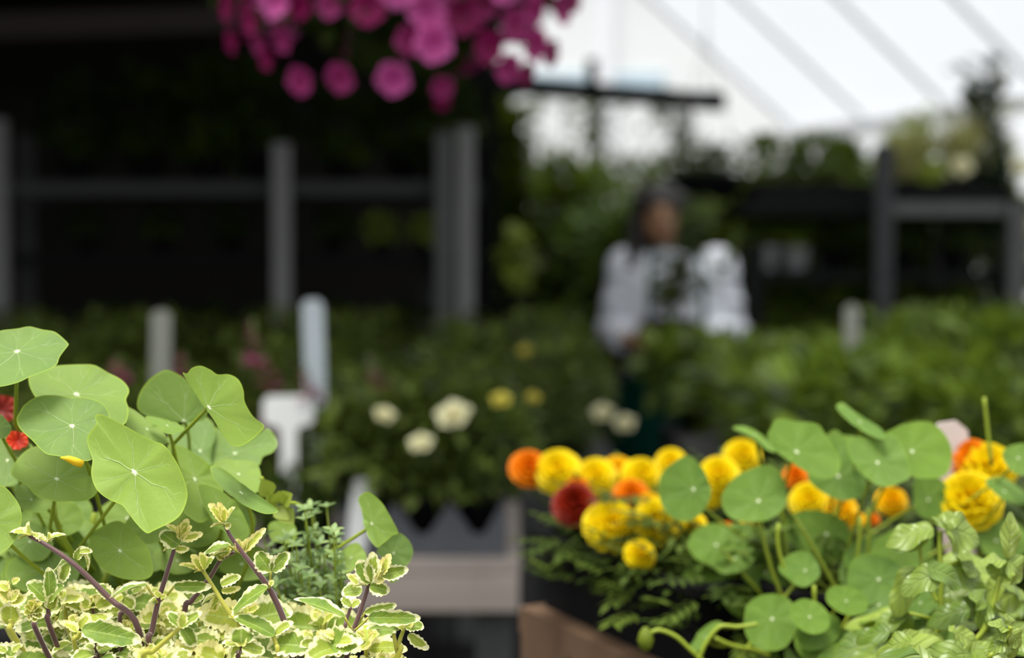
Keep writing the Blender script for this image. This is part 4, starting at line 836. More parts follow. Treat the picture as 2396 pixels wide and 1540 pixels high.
fm = MB(); blades(fm, Vector((0, 0, .1)), 120, .36, .55, .012, 10); cloud(fm, Vector((0, 0, .24)), .13, .13, .11, 120, 12, .04, .014, .2); PP = proto('grassy_plant', 'potted plant', .07, .12, 'pot', fm, 'paleleaf', 3)
fm = MB(); cloud(fm, Vector((0, 0, .14)), .10, .10, .065, 200, 11, .04, .026, .2, .7); PL_ = proto('small_shelf_plant', 'potted plant', .05, .085, 'pot', fm, 'limeleaf', 4, .05)
# ------------------------------------------------------------------ middle benches
BZ = .856
bench('display_bench', 'weathered pale plank bench with the grey pointed tray on its front edge', -1.35, .013, 2.20, 2.76, BZ, plank=.10, front=.058)
bench('display_bench', 'long slatted bench behind the front plank bench, covered with dark leafy plants', -2.1, .25, 2.82, 4.62, BZ, plank=.14, front=.06, mat='postd')
# grey carry tray with pointed webs between the pots
GT = Vector((-.140, 2.30, BZ)); gm = MB(); gw, gd, gh, pt = .262, .178, .080, .0875
gm.box(GT + Vector((0, 0, .012)), (gw, gd, .022))
def web(x0, x1, y, gh=gh):
    n = round((x1 - x0) / pt); prev = None; t = .004
    prof = []
    for i in range(n + 1):
        xc = x0 + (x1 - x0) * i / n
        if i == 0: prof += [(xc, gh), (xc + .010, gh), (xc + .034, .036)]
        elif i == n: prof += [(xc - .034, .036), (xc - .010, gh), (xc, gh)]
        else: prof += [(xc - .034, .036), (xc - .006, gh), (xc + .006, gh), (xc + .034, .036)]
    a_ = [gm.vert(GT + Vector((x, y - t, z))) for x, z in prof]; b_ = [gm.vert(GT + Vector((x, y + t, z))) for x, z in prof]; c_ = [gm.vert(GT + Vector((x, y - t, .022))) for x, z in prof]; d_ = [gm.vert(GT + Vector((x, y + t, .022))) for x, z in prof]
    for i in range(len(prof) - 1):
        gm.face((c_[i], c_[i + 1], a_[i + 1], a_[i])); gm.face((d_[i + 1], d_[i], b_[i], b_[i + 1])); gm.face((a_[i], a_[i + 1], b_[i + 1], b_[i]))
for yy in (-gd / 2 + .005, 0, gd / 2 - .005): web(-gw / 2, gw / 2, yy, gh if yy < 0 else .05)
for xx in (-gw / 2 + .004, gw / 2 - .004): gm.box(GT + Vector((xx, 0, .05)), (.008, gd - .01, .06))
single('carry_tray', gm, M['greytray'], 'grey plastic carry tray with pointed webs on the front edge of the pale plank bench', 'tray', None, False)
ROSES = []
rng = R(21); k = 0
for r_ in range(2):
    for q in range(3):
        loc = GT + Vector((pt * (q - 1), (-.044, .044)[r_], .0235)); s = .70
        ROSES.append(place((PR1, PR2)[(q + r_) % 2], loc, 'potted rose, %s from the left in the %s row of the grey tray' % (ORD[q], ('front', 'back')[r_]), 'roses on the middle bench', rng.uniform(0, 6), s)); k += 1
for r_, yy in enumerate((2.34, 2.60)):
    xs = (-.34, -.52, -.70, -.88, -1.08) if r_ == 0 else (-.07, -.27, -.47, -.67, -.88, -1.10)
    for q, xx in enumerate(xs):
        ROSES.append(place((PR1, PR2)[(q + r_) % 2], (xx + rng.uniform(-.02, .02), yy, BZ + .0005), 'potted rose on the plank bench, %s %s' % (ORD[q], ('to the left of the grey tray', 'from the right in the back row')[r_]), 'roses on the middle bench', rng.uniform(0, 6), (.72, .80)[r_]))
NB = []
for r_, yy in enumerate((3.02, 3.40, 3.80, 4.18, 4.50)):
    n = 7 + r_
    for q in range(n):
        xx = .10 - q * .27 + .05 * (r_ % 2)
        NB.append(place((PB1, PR2, PB1, PR1)[(q + r_) % 4], (xx + rng.uniform(-.03, .03), yy, BZ + .0005), 'dark leafy plant on the long bench, %s from the right in the %s row' % (ORD[q], ORD[r_]), 'plants on the long middle bench', rng.uniform(0, 6), rng.uniform(.74, .86)))
def rose_flower(mb, c0, n, rad, seed):
    for i, (s_, cu) in enumerate(((1, .35), (.82, .6), (.6, .9), (.36, 1.3))): ruffle(mb, c0 + n.normalized() * rad * (.05 + .12 * i), n, rad * s_, 5, seed + i, cu, .10, 4, 30, .2)
for px, py, w_, Y, mt, lb in ((1060,970,48,2.16,'cream','large cream bloom'), (985,1036,32,2.15,'cream','small cream bloom low on the plant'), (900,970,28,2.16,'cream',None), (1172,935,27,2.17,'lemon','lemon yellow bloom'), (1247,930,20,2.35,'lemon',None), (1410,965,30,2.78,'cream',None), (1462,990,29,2.78,'cream',None), (1230,822,20,3.3,'lemon',None), (880,1075,30,2.25,'roseleaf',None)):
    if mt == 'roseleaf': continue
    c0 = P(px, py, Y); o = nearest(c0, ROSES + NB); rad = S(w_, Y) * .95
    m = MB(); rose_flower(m, c0, Vector((R(px).uniform(-.3, .3), -.6, .75)), rad, px); fo = addpart(o, 'flower', m, M[mt], None, lb)
    b = BASE[o.name]; s = MB(); s.tube(bez(c0 + Vector((0, .01, -rad * .5)), c0 + Vector((0, .03, -.06)), Vector((b.x, b.y, b.z + .11)), 6), .0028, 6); addpart(o, 'flower_stem', s, M['gstem'], fo)
# dull mauve flower spikes
for px, py, hgt, Y in ((592,810,130,2.27), (622,872,90,2.27), (716,905,90,2.25), (882,890,90,2.25), (430,862,70,2.3), (275,872,70,2.3), (622,1010,90,2.25)):
    c0 = P(px, py, Y); o = nearest(c0, ROSES + NB); m = MB(); rr = R(px); H = S(hgt, Y)
    for k in range(34):
        t = rr.random(); a = rr.uniform(0, 2 * PI); rad = S(26, Y) * (1.15 - t); p = c0 + Vector((rad * math.cos(a) * .4 + (t - .5) * -.012, rad * math.sin(a) * .4, (t - .5) * H)); m.leaf(p, Vector((math.cos(a), math.sin(a), .5)), Vector((0, 0, 1)), rad * 1.1, rad * .9, rr.random(), .3, .2, 3)
    fo = addpart(o, 'flower_spike', m, M['mauve'], None, 'dull mauve flower spike'); b = BASE[o.name]
    s = MB(); s.tube(bez(c0 + Vector((0, 0, H * .5)), c0 + Vector((0, .01, -H)), Vector((b.x, b.y, b.z + .1)), 6), .002, 6); addpart(o, 'flower_stem', s, M['gstem'], fo)
# plant tags standing in the benches
place(PD2, (-.352, 2.212, BZ + .0005), 'low dark plant at the bench edge under the T shaped tag', None, 1.0, .62)
def ptag(px, ytop, ybot, wpx, Y, mat, label, zfoot, T=None, yaw=0, tilt=0):
    top = P(px, ytop, Y); low = P(px, ybot, Y); z0 = min(low.z, zfoot); c0 = Vector((top.x, Y, z0)); h = top.z - z0
    if T: m = tag_mb(c0, 0, h, 0, S(T[1], Y), tilt, yaw, S(wpx, Y), S(T[0], Y), S(12, Y))
    else: m = tag_mb(c0, S(wpx, Y), h, 0, 0, tilt, yaw, r=S(12, Y))
    return single('plant_tag', m, M[mat], label, 'plant tag', 'plant tags', False)
ptag(675, 926, 1105, 118, 2.235, 'tag', 'white T shaped plant tag standing in front of the mauve flowers', BZ + .001, (70, 38), .12, .0)
ptag(747, 700, 880, 50, 2.45, 'bluetag', 'tall bluish white plant tag above the T shaped tag', BZ + .001, None, .3, -.03)
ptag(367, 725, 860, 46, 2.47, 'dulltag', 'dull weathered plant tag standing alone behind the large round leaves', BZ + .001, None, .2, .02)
ptag(828, 1120, 1185, 48, 2.19, 'tag', 'short white tag leaning at the left end of the grey carry tray', BZ + .001, None, .3, .12)
# ------------------------------------------------------------------ right bench
bench('display_bench', 'slatted bench of leafy green plants behind the marigolds at the right', .44, 2.0, 2.30, 4.20, BZ, plank=.14, front=.07, mat='postd')
RB = []
for r_, yy in enumerate((2.48, 2.86, 3.24, 3.62, 4.00)):
    for q in range((3, 3, 4, 4, 5)[r_]):
        xx = .54 + q * .30 + .06 * (r_ % 2)
        RB.append(place((PM1, PM2)[(q + r_) % 2], (xx + rng.uniform(-.03, .03), yy, BZ + .0005), 'leafy green plant on the right bench, %s from the left in the %s row' % (ORD[q], ORD[r_]), 'plants on the right bench', rng.uniform(0, 6), rng.uniform(.72, .82) + (.12 if q > 1 else 0)))
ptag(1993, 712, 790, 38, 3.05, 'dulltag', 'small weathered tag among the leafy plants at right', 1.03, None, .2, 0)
# ------------------------------------------------------------------ racks
def rack(name, label, x0, x1, y0, y1, ztop, posts, shelves, mat, rear=True, pw=.075, railh=.058):
    o = thing(name, label, 'plant rack', ((x0 + x1) / 2, (y0 + y1) / 2, 0))
    for xx in posts:
        for yy in ((y0, y1) if rear else (y0,)):
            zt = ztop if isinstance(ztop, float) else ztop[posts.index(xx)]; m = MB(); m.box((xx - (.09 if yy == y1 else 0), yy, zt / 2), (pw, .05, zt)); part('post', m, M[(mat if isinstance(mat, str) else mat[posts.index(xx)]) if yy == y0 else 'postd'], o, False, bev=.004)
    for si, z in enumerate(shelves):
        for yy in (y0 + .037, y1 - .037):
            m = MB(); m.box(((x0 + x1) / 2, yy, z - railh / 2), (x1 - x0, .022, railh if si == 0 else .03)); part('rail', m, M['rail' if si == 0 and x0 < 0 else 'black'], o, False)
        m = MB(); m.box(((x0 + x1) / 2, (y0 + y1) / 2, z - .009), (x1 - x0, y1 - y0 - .1, .018)); part('shelf', m, M['black'], o, False)
    return o
rack('plant_rack', 'tall rack of grey posts and rails at the back left, under the dark roof', -1.84, -.12, 5.0, 5.55, (1.84, 1.755, 1.79, 1.81), (-1.80, -.808, -.238, -.162), (1.625, 1.37, .95), ('post', 'post', 'postm', 'post'), True, .058, .05)
for q, xx in enumerate((-1.60, -1.36, -1.12, -.96, -.62, -.40, -.26)):
    place(PG if q in (1, 2, 4) else PD1, (xx, 5.25 + .06 * (q % 2), 1.6255), 'dark bushy plant on the left rack\'s top shelf, %s from the left' % ORD[q], 'plants on the left rack top shelf', q * 1.3, rng.uniform(.85, 1.1))
for q, xx in enumerate((-1.55, -1.28, -1.03, -.65, -.48, -.32)):
    place(PL_ if q in (4, 5) else PD2, (xx, 5.2, 1.3705), '%s plant on the left rack\'s second shelf, %s from the left' % ('small lime green' if q in (4, 5) else 'small dark', ORD[q]), 'plants on the left rack second shelf', q * 1.1, .66 if q in (4, 5) else .8)
for q, xx in enumerate((-1.45, -1.1, -.65, -.38)):
    place(PD2, (xx, 5.2, .9505), 'small dark plant on the left rack\'s lowest shelf, %s from the left' % ORD[q], 'plants on the left rack lowest shelf', q * .9, 1.1)
RK = rack('plant_rack', 'grey rack with three shelves at the back right, beside the person', .80, 1.80, 4.90, 5.42, (1.40, 1.74, 1.545), (.835, 1.277, 1.735), (1.545, 1.31, 1.02), ('black', 'rail', 'postm'), True, .06, .045)
m = MB(); m.box((1.52, 4.905, 1.5225), (.43, .02, .046)); part('face_board', m, M['postm'], RK, False)
TT = tray_mb(Vector((1.515, 5.16, 1.5455)), .40, .34, .065, Matrix.Identity(3)); single('tray', TT, M['pot'], 'black tray on the right end of the top shelf of the right rack', 'tray', None, False)
TT = tray_mb(Vector((1.05, 5.16, 1.5455)), .38, .34, .065, Matrix.Identity(3)); single('tray', TT, M['pot'], 'black tray on the left end of the top shelf of the right rack', 'tray', None, False)
for q, (xx, pr_, lb, s) in enumerate(((.93, PM2, 'mid green bushy plant at the left end of the top shelf of the right rack', .66), (1.14, PM1, 'mid green bushy plant left of the middle post on the right rack', .66), (1.42, PP, 'pale yellow green grass right of the middle post on the right rack', .72), (1.62, PP, 'pale yellow green grass at the right end of the right rack top shelf', .80))):
    place(pr_, (xx, 5.15 + .03 * (q % 2), 1.55), lb, None, q * 1.7, s)
for px, py, Y in ((2250, 388, 5.0), (2390, 388, 5.0)):
    c0 = P(px, py, Y); o = nearest(c0, ALLP); m = MB(); rose_flower(m, c0, Vector((0, -.8, .5)), S(28, Y), px); addpart(o, 'flower', m, M['cream'], None, 'pale cream flower head')
for q, (xx, pr_, lb) in enumerate(((.90, PW, 'small plant in a grey white pot beside the person, left end of the middle shelf'), (1.01, PW, 'small plant in a grey white pot, second on the middle shelf of the right rack'), (1.16, PD2, 'small dark plant left of the middle post on the middle shelf of the right rack'), (1.40, PD2, 'small dark plant right of the middle post on the middle shelf of the right rack'), (1.58, PD2, 'small dark plant at the right end of the middle shelf of the right rack'))):
    place(pr_, (xx, 5.10, 1.3105), lb, 'plants on the right rack middle shelf', q * 1.2, 1.0)
for q, xx in enumerate((.92, 1.12, 1.40, 1.60)):
    place(PM2, (xx, 5.10, 1.0205), 'leafy plant on the right rack\'s lowest shelf, %s from the left' % ORD[q], 'plants on the right rack lowest shelf', q * 1.4, .60)
# lime leaved plant on a stool by the rack's end post
st = thing('stool', 'dark stool behind the bench end, under the lime leaved plant', 'stool', (.02, 5.15, 0))
m = MB(); m.box((.02, 5.15, 1.09), (.26, .26, .03)); part('seat', m, M['postd'], st, False)
for a_ in (-1, 1):
    for b_ in (-1, 1): m = MB(); m.box((.02 + a_ * .1, 5.15 + b_ * .1, .5375), (.035, .035, 1.075)); part('leg', m, M['postd'], st, False)
fm = MB(); cloud(fm, Vector((.02, 5.15, 1.355)), .045, .05, .085, 90, 31, .06, .034, .1, .4); cp = thing('lime_plant', 'lime leaved plant right of the double grey post, half in shade', 'potted plant', (.02, 5.15, 1.1055))
part('pot', pot_mb(.05, .13, (.02, 5.15, 1.1055)), M['pot'], cp); part('foliage', fm, M['limeleaf'], cp)
# hanging dark basket
hx = P(1650, 440, 5.7); hb_ = thing('hanging_basket', 'black hanging basket with dark foliage above the person', 'hanging basket', hx - Vector((0, 0, .06)))
m = MB(); m.lathe([(.08, -.05), (.135, -.02), (.165, .035), (.17, .05), (.158, .05), (.12, -.01), (.06, -.035)], 28, hx, cap1=True); part('bowl', m, M['pot'], hb_)
m = MB(); cloud(m, hx + Vector((0, 0, .085)), .15, .15, .055, 200, 44, .06, .03, .2); part('foliage', m, M['treeleaf'], hb_)
for k in range(3):
    a = 2 * PI * k / 3 + .4; m = MB(); m.tube([hx + Vector((.165 * math.cos(a), .165 * math.sin(a), .045)), hx + Vector((0, 0, .62))], .0015, 6); part('hanger_wire', m, M['black'], hb_)
m = MB(); m.tube([hx + Vector((0, 0, .62)), hx + Vector((0, 0, 1.78))], .002, 6); part('hanger_wire', m, M['black'], hb_)
# ------------------------------------------------------------------ petunia basket
pc = P(945, -75, 2.20); pe = thing('hanging_basket', 'hanging basket of magenta petunias under the roof edge at the top', 'hanging basket', pc)
m = MB(); m.lathe([(.09, .03), (.14, .06), (.17, .13), (.175, .16), (.165, .16), (.13, .07), (.08, .045)], 30, pc, cap1=True); part('bowl', m, M['pot'], pe)
m = MB(); cloud(m, pc + Vector((0, 0, .03)), .235, .235, .165, 900, 51, .045, .026, .55, .2); part('foliage', m, M['darkleaf'], pe)
for k in range(3):
    a = 2 * PI * k / 3; m = MB(); m.tube([pc + Vector((.17 * math.cos(a), .17 * math.sin(a), .16)), pc + Vector((0, 0, .62))], .0016, 6); part('hanger_wire', m, M['black'], pe)
m = MB(); m.tube([pc + Vector((0, 0, .62)), Vector((pc.x, pc.y, 2.58))], .0022, 6); part('hanger_wire', m, M['black'], pe)
def petunia(px, py, rp, Y, mat, n=None, el=None):
    rp *= .86; c0 = P(px, py, Y); v = c0 - pc; n = n or Vector((v.x * 1.3, -abs(v.y) - .12, v.z * .8 + .03)); m = MB(); rad = S(rp, Y)
    ruffle(m, c0, n, rad, 5, int(px), .25, .10, 5, 40, .10); nn = n.normalized(); m.tube([c0 - nn * rad * .22, c0 - nn * rad * .6, c0 - nn * rad * 1.3], [rad * .22, rad * .13, rad * .07], 10)
    part('flower', m, M[mat], pe)
for a in ((700,190,44,2.06,'pink'),(795,183,44,2.06,'pink'),(920,185,50,2.02,'pink3'),(1035,205,34,2.06,'pink'),(540,95,38,2.14,'pink2'),(602,98,38,2.12,'pink'),(660,92,40,2.10,'pink'),(1015,100,58,2.0,'pink3'),(960,95,44,2.02,'pink'),(1000,25,56,2.0,'pink3'),(860,18,52,2.0,'pink2'),(770,12,40,2.02,'pink'),(640,-5,60,2.04,'pink3'),(1085,35,58,2.02,'pink2'),(1205,60,50,2.06,'pink'),(1255,105,48,2.08,'pink'),(1290,125,40,2.12,'pink2'),(1320,18,48,2.12,'pink'),(1190,160,44,2.06,'pink'),(1232,172,34,2.1,'pink2'),(530,10,50,2.14,'pink2'),(580,45,44,2.1,'pink2'),(1145,110,48,2.05,'pink2'),(1130,10,46,2.04,'pink'),(1345,-5,40,2.14,'pink2'),(1250,20,44,2.1,'pink'),(700,15,40,2.04,'pink2'),(930,-30,60,1.99,'pink3'),(1180,-40,60,2.02,'pink3'),(1060,-50,60,2.0,'pink'),(1035,238,26,2.1,'pink2'),(620,140,30,2.1,'pink2')):
    petunia(*a)
rng = R(61)
for k in range(40):
    while True:
        v = Vector((rng.uniform(-1, 1), rng.uniform(-1, 1), rng.uniform(-.5, .9)))
        if .3 < v.length < 1: break
    v.normalize()
    if v.y < -.1 and v.z < .45: v.y = -v.y
    c0 = pc + Vector((v.x * .275, v.y * .275, v.z * .2 + .03)); m = MB(); ruffle(m, c0, v, rng.uniform(.026, .034), 5, k, .25, .1, 5, 40, .1); m.tube([c0 - v * .007, c0 - v * .02, c0 - v * .04], [.007, .004, .002], 10); part('flower', m, M[rng.choice(('pink', 'pink2', 'pink3'))], pe)
# ================================================================== person
PX, PY = .535, 4.75
def W3(x, y, z): return Vector((PX + x, PY + y, z))
def loft(mb, rings, n=20):
    """rings: (x, y, z, rx, ry)"""
    i0 = len(mb.v)
    for x, y, z, rx, ry in rings:
        for k in range(n): a = 2 * PI * k / n; mb.vert(W3(x + rx * math.cos(a), y + ry * math.sin(a), z))
    for i in range(len(rings) - 1):
        for k in range(n): a = i0 + i * n + k; b = i0 + i * n + (k + 1) % n; mb.face((a, b, b + n, a + n))
    mb.face([i0 + k for k in range(n)][::-1]); mb.face([i0 + (len(rings) - 1) * n + k for k in range(n)])
def ball(mb, c0, r, n=16):
    rx, ry, rz = r; i0 = len(mb.v); q = 10
    mb.vert(c0 - Vector((0, 0, rz)))
    for i in range(1, q):
        t = PI * i / q
        for k in range(n): a = 2 * PI * k / n; mb.vert(c0 + Vector((rx * math.sin(t) * math.cos(a), ry * math.sin(t) * math.sin(a), -rz * math.cos(t))))
    mb.vert(c0 + Vector((0, 0, rz))); top = len(mb.v) - 1
    for k in range(n):
        mb.face((i0, i0 + 1 + (k + 1) % n, i0 + 1 + k)); mb.face((top, top - n + k, top - n + (k + 1) % n))
        for i in range(q - 2): a = i0 + 1 + i * n + k; b = i0 + 1 + i * n + (k + 1) % n; mb.face((a, b, b + n, a + n))
def fused(name, mb, mat, parent, vox=.008, it=6):
    o = part(name, mb, mat, parent); md = o.modifiers.new('r', 'REMESH'); md.mode = 'VOXEL'; md.voxel_size = vox; md.use_smooth_shade = True
    s = o.modifiers.new('s', 'SMOOTH'); s.factor = .5; s.iterations = it
    bpy.context.view_layer.update(); dg = bpy.context.evaluated_depsgraph_get(); me = bpy.data.meshes.new_from_object(o.evaluated_get(dg)); o.modifiers.clear(); o.data = me
    me.materials.clear(); me.materials.append(mat); return o
per = thing('person', 'person with long black hair, white shirt and teal apron, holding a dark potted plant', 'person', (PX, PY, 0))
HX, HY, HZ = -.045, -.035, 1.485     # head, bent a little to the plant
body = MB()
loft(body, [(0, 0, .84, .145, .105), (0, 0, .95, .14, .10), (0, -.005, 1.05, .125, .092), (0, -.005, 1.18, .145, .10), (0, 0, 1.29, .15, .095), (0, 0, 1.345, .10, .07), (-.01, -.005, 1.37, .05, .05), (-.02, -.012, 1.41, .045, .048), (-.035, -.02, 1.45, .044, .05)])
ball(body, W3(HX, HY + .012, HZ + .018), (.070, .088, .088)); ball(body, W3(HX, HY - .022, HZ - .035), (.052, .062, .066))      # skull, jaw
body.tube([W3(HX, HY - .080, HZ + .015), W3(HX, HY - .096, HZ - .012), W3(HX, HY - .080, HZ - .022)], [.007, .011, .009], 8)      # nose
for s_ in (-1, 1): ball(body, W3(HX + s_ * .070, HY + .012, HZ - .005), (.010, .018, .028), 10)
PC = P(1562, 800, 4.45); PRX, PRY = PC.x - PX, PC.y - PY     # the pot held
HND = {}
for s_ in (-1, 1):
    sh = W3(s_ * .147, 0, 1.325); el = W3(s_ * .193, .015, 1.105); wr = W3(PRX + s_ * .115, PRY + .085, 1.085)
    body.tube([sh, sh * .5 + el * .5, el], [.050, .043, .036], 14); body.tube([el, el * .5 + wr * .5, wr], [.037, .034, .024], 14); ball(body, el, (.037, .037, .037)); ball(body, sh, (.056, .055, .055))
    pm = W3(PRX + s_ * .094, PRY + .030, 1.078); body.tube([wr, wr * .5 + pm * .5, pm], [.024, .026, .027], 12); ball(body, pm, (.016, .036, .034))
    for fi in range(4):      # fingers close round the far side of the pot, seen from the front
        zf = 1.078 + .032 - .021 * fi; ln = (.92, 1.05, 1.0, .8)[fi]; pts = []
        for j, an in enumerate((.10, -.18, -.45, -.70)):
            an2 = .25 - (.30 * j) * ln; r_ = .086; pts.append(W3(PRX + s_ * r_ * math.cos(an2), PRY + r_ * math.sin(an2), zf - .004 * j))
        body.tube(pts, [.0092, .009, .0082, .0068], 8)
    th_ = [pm + Vector((0, -.005, .03)), W3(PRX + s_ * .088, PRY - .012, 1.135), W3(PRX + s_ * .080, PRY - .040, 1.148)]; body.tube(th_, [.011, .010, .008], 8)
    hp = W3(s_ * .078, 0, .86); kn = W3(s_ * .085, -.01, .46); an_ = W3(s_ * .085, .01, .085); body.tube([hp, hp * .5 + kn * .5, kn], [.082, .068, .052], 14); body.tube([kn, kn * .6 + an_ * .4, an_], [.052, .05, .034], 14); ball(body, kn, (.052, .052, .052)); ball(body, W3(s_ * .085, -.05, .04), (.035, .10, .035))
fused('body', body, M['skin'], per, .0065, 4)
sm_ = MB()
loft(sm_, [(0, 0, .86, .168, .128), (0, 0, .95, .163, .122), (0, -.005, 1.05, .150, .115), (0, -.005, 1.18, .168, .122), (0, 0, 1.29, .172, .115), (0, 0, 1.352, .115, .085), (-.01, -.005, 1.385, .064, .062)])
for s_ in (-1, 1):
    sh = W3(s_ * .148, 0, 1.322); el = W3(s_ * .196, .015, 1.10); wr = W3(PRX + s_ * .128, PRY + .115, 1.085)
    sm_.tube([sh, sh * .5 + el * .5, el], [.068, .060, .056], 14); sm_.tube([el, el * .5 + wr * .5, wr], [.058, .054, .044], 14); ball(sm_, el, (.058, .058, .058)); ball(sm_, sh, (.074, .07, .07))
    for q in range(5): t = q / 5 + .1; p = sh * (1 - t) + el * t; ball(sm_, p + Vector((s_ * .012 * (-1) ** q, -.02, 0)), (.06, .056, .016), 12)
fused('shirt', sm_, M['shirt'], per, .009, 5)
tm = MB(); loft(tm, [(0, 0, .80, .168, .125), (0, 0, .90, .158, .118), (0, 0, .93, .15, .112)])
for s_ in (-1, 1): tm.tube([W3(s_ * .078, 0, .86), W3(s_ * .082, -.005, .65), W3(s_ * .086, -.01, .46), W3(s_ * .087, .005, .26), W3(s_ * .087, .01, .075)], [.10, .088, .074, .066, .062], 16)
fused('trousers', tm, M['trouser'], per, .01, 5)
ap = MB(); rows = []
for i in range(15):
    z = 1.13 - .044 * i; hw_ = .105 if z > 1.02 else .105 + min(.10, (1.02 - z) * .9); row = []
    for j in range(13):
        u = -1 + 2 * j / 12; a = u * hw_ / .17; y = -.150 * math.cos(min(1.35, abs(a))) - .004 + .006 * math.sin(u * 9 + z * 14) * (1.2 - z); row.append(ap.vert(W3(hw_ * u, y, z)))
    rows.append(row)
for i in range(14):
    for j in range(12): ap.face((rows[i][j], rows[i][j + 1], rows[i + 1][j + 1], rows[i + 1][j]))
ao = part('apron', ap, M['apron'], per); sd = ao.modifiers.new('s', 'SOLIDIFY'); sd.thickness = .004
for s_ in (-1, 1): m = MB(); m.tube(catm([tuple(W3(s_ * .09, -.134, 1.13)), tuple(W3(s_ * .085, -.112, 1.31)), tuple(W3(s_ * .068, -.05, 1.383)), tuple(W3(s_ * .04, .06, 1.405))], 5), .008, 8); part('apron_strap', m, M['apron'], per)
hm = MB()
ball(hm, W3(HX, HY + .025, HZ + .036), (.084, .098, .088))
for s_ in (-1, 1): hm.tube([W3(HX + s_ * .066, HY - .018, HZ + .075), W3(HX + s_ * .078, HY + .0, HZ + .01), W3(HX + s_ * .082, HY + .002, HZ - .08), W3(HX + s_ * .085 - .012, HY - .035, HZ - .17)], [.026, .026, .030, .016], 12)
hm.tube([W3(HX, HY + .08, HZ + .05), W3(HX, HY + .085, HZ - .05), W3(HX + .0, HY + .105, HZ - .16)], [.075, .07, .05], 14)
fused('hair', hm, M['hair'], per, .007, 4)
for s_ in (-1, 1):
    m = MB(); ball(m, W3(HX + s_ * .029, HY - .073, HZ + .014), (.012, .010, .006), 12); part('eye', m, M['eye'], per)
    m = MB(); m.tube([W3(HX + s_ * .015, HY - .082, HZ + .034), W3(HX + s_ * .03, HY - .081, HZ + .038), W3(HX + s_ * .046, HY - .068, HZ + .033)], .003, 6); part('eyebrow', m, M['hair'], per)
    m = MB(); ball(m, W3(s_ * .087, -.052, .043), (.045, .125, .043)); part('shoe', m, M['shoe'], per)
m = MB(); m.tube([W3(HX - .022, HY - .078, HZ - .052), W3(HX, HY - .088, HZ - .050), W3(HX + .022, HY - .078, HZ - .052)], [.003, .006, .003], 8); part('mouth', m, M['lip'], per)
hp_ = thing('held_plant', 'loose leafy plant in a black pot held in front of the white shirt', 'potted plant', PC - Vector((0, 0, .085)))
part('pot', pot_mb(.078, .155, (PC.x, PC.y, 1.005)), M['pot'], hp_); part('soil', soil_mb(.072, .135, (PC.x, PC.y, 1.005)), M['soil'], hp_)
m = MB(); rng = R(71)
for k in range(14):
    tx, ty = rng.choice(((1600, 560), (1640, 610), (1585, 640), (1660, 520), (1600, 690), (1620, 480), (1690, 600), (1560, 620), (1590, 720), (1545, 680))); e = P(tx + rng.uniform(-20, 20), ty + rng.uniform(-20, 20), 4.42 + rng.uniform(-.06, .04)); b = Vector((PC.x, PC.y, 1.14)); pp = bez(b, b * .4 + e * .6 + Vector((rng.uniform(-.02, .02), 0, .04)), e, 8)
    s = MB(); s.tube(pp, .0025, 6); part('stem', s, M['gstem'], hp_)
    for i in range(3, 9):
        for q in range(2): m.leaf(pp[i], Vector((rng.uniform(-1, 1), rng.uniform(-1, .4), rng.uniform(-.3, .6))), Vector((0, -.4, 1)), rng.uniform(.04, .065), .03, rng.random(), .2, .3, 4)
part('foliage', m, M['treeleaf'], hp_)
# ================================================================== the building and the yard
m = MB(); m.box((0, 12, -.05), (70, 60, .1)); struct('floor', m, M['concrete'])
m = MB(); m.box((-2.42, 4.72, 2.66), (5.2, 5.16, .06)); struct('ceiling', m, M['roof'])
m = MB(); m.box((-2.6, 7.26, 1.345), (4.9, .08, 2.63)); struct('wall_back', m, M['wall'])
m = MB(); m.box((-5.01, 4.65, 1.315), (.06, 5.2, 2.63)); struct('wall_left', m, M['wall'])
m = MB(); m.box((-2.42, 5.9, P(300, 70, 5.9).z), (5.1, .08, .105), Matrix.Rotation(-.035, 3, 'Y')); struct('trim_1', m, M['beam'])
m = MB(); m.box((-2.42, 2.2, 2.605), (5.2, .10, .05)); struct('trim_2', m, M['beam'])
for k, xx in enumerate((-4.8, -.12)):
    m = MB(); m.box((xx, 7.12, 1.315), (.10, .10, 2.63)); struct('trim_%d' % (3 + k), m, M['black'])
a0, a1 = P(1050, 188, 7.0), P(1690, 240, 7.5); sb_ = thing('steel_beam', 'dark horizontal steel beam against the bright sky', 'beam', (a0 + a1) / 2)
d = a1 - a0; yw = math.atan2(d.y, d.x); pitch = math.atan2(d.z, d.xy.length); RB_ = Matrix.Rotation(yw, 3, 'Z') @ Matrix.Rotation(-pitch, 3, 'Y')
m = MB(); m.box((a0 + a1) / 2, (d.length, .08, .085), RB_); part('girder', m, M['black'], sb_, False)
q = P(1385, 170, 7.26); m = MB(); m.box(q, (.055, .05, .13)); part('bracket', m, M['black'], sb_, False)
q = P(1665, 228, 7.48); m = MB(); m.box(q + Vector((0, 0, .0)), (.10, .06, .06)); part('end_plate', m, M['black'], sb_, False)
q = P(1612, 234, 7.44); m = MB(); m.box((q.x, q.y, (q.z - .03) / 2), (.03, .03, q.z - .05)); part('support_post', m, M['post'], sb_, False)
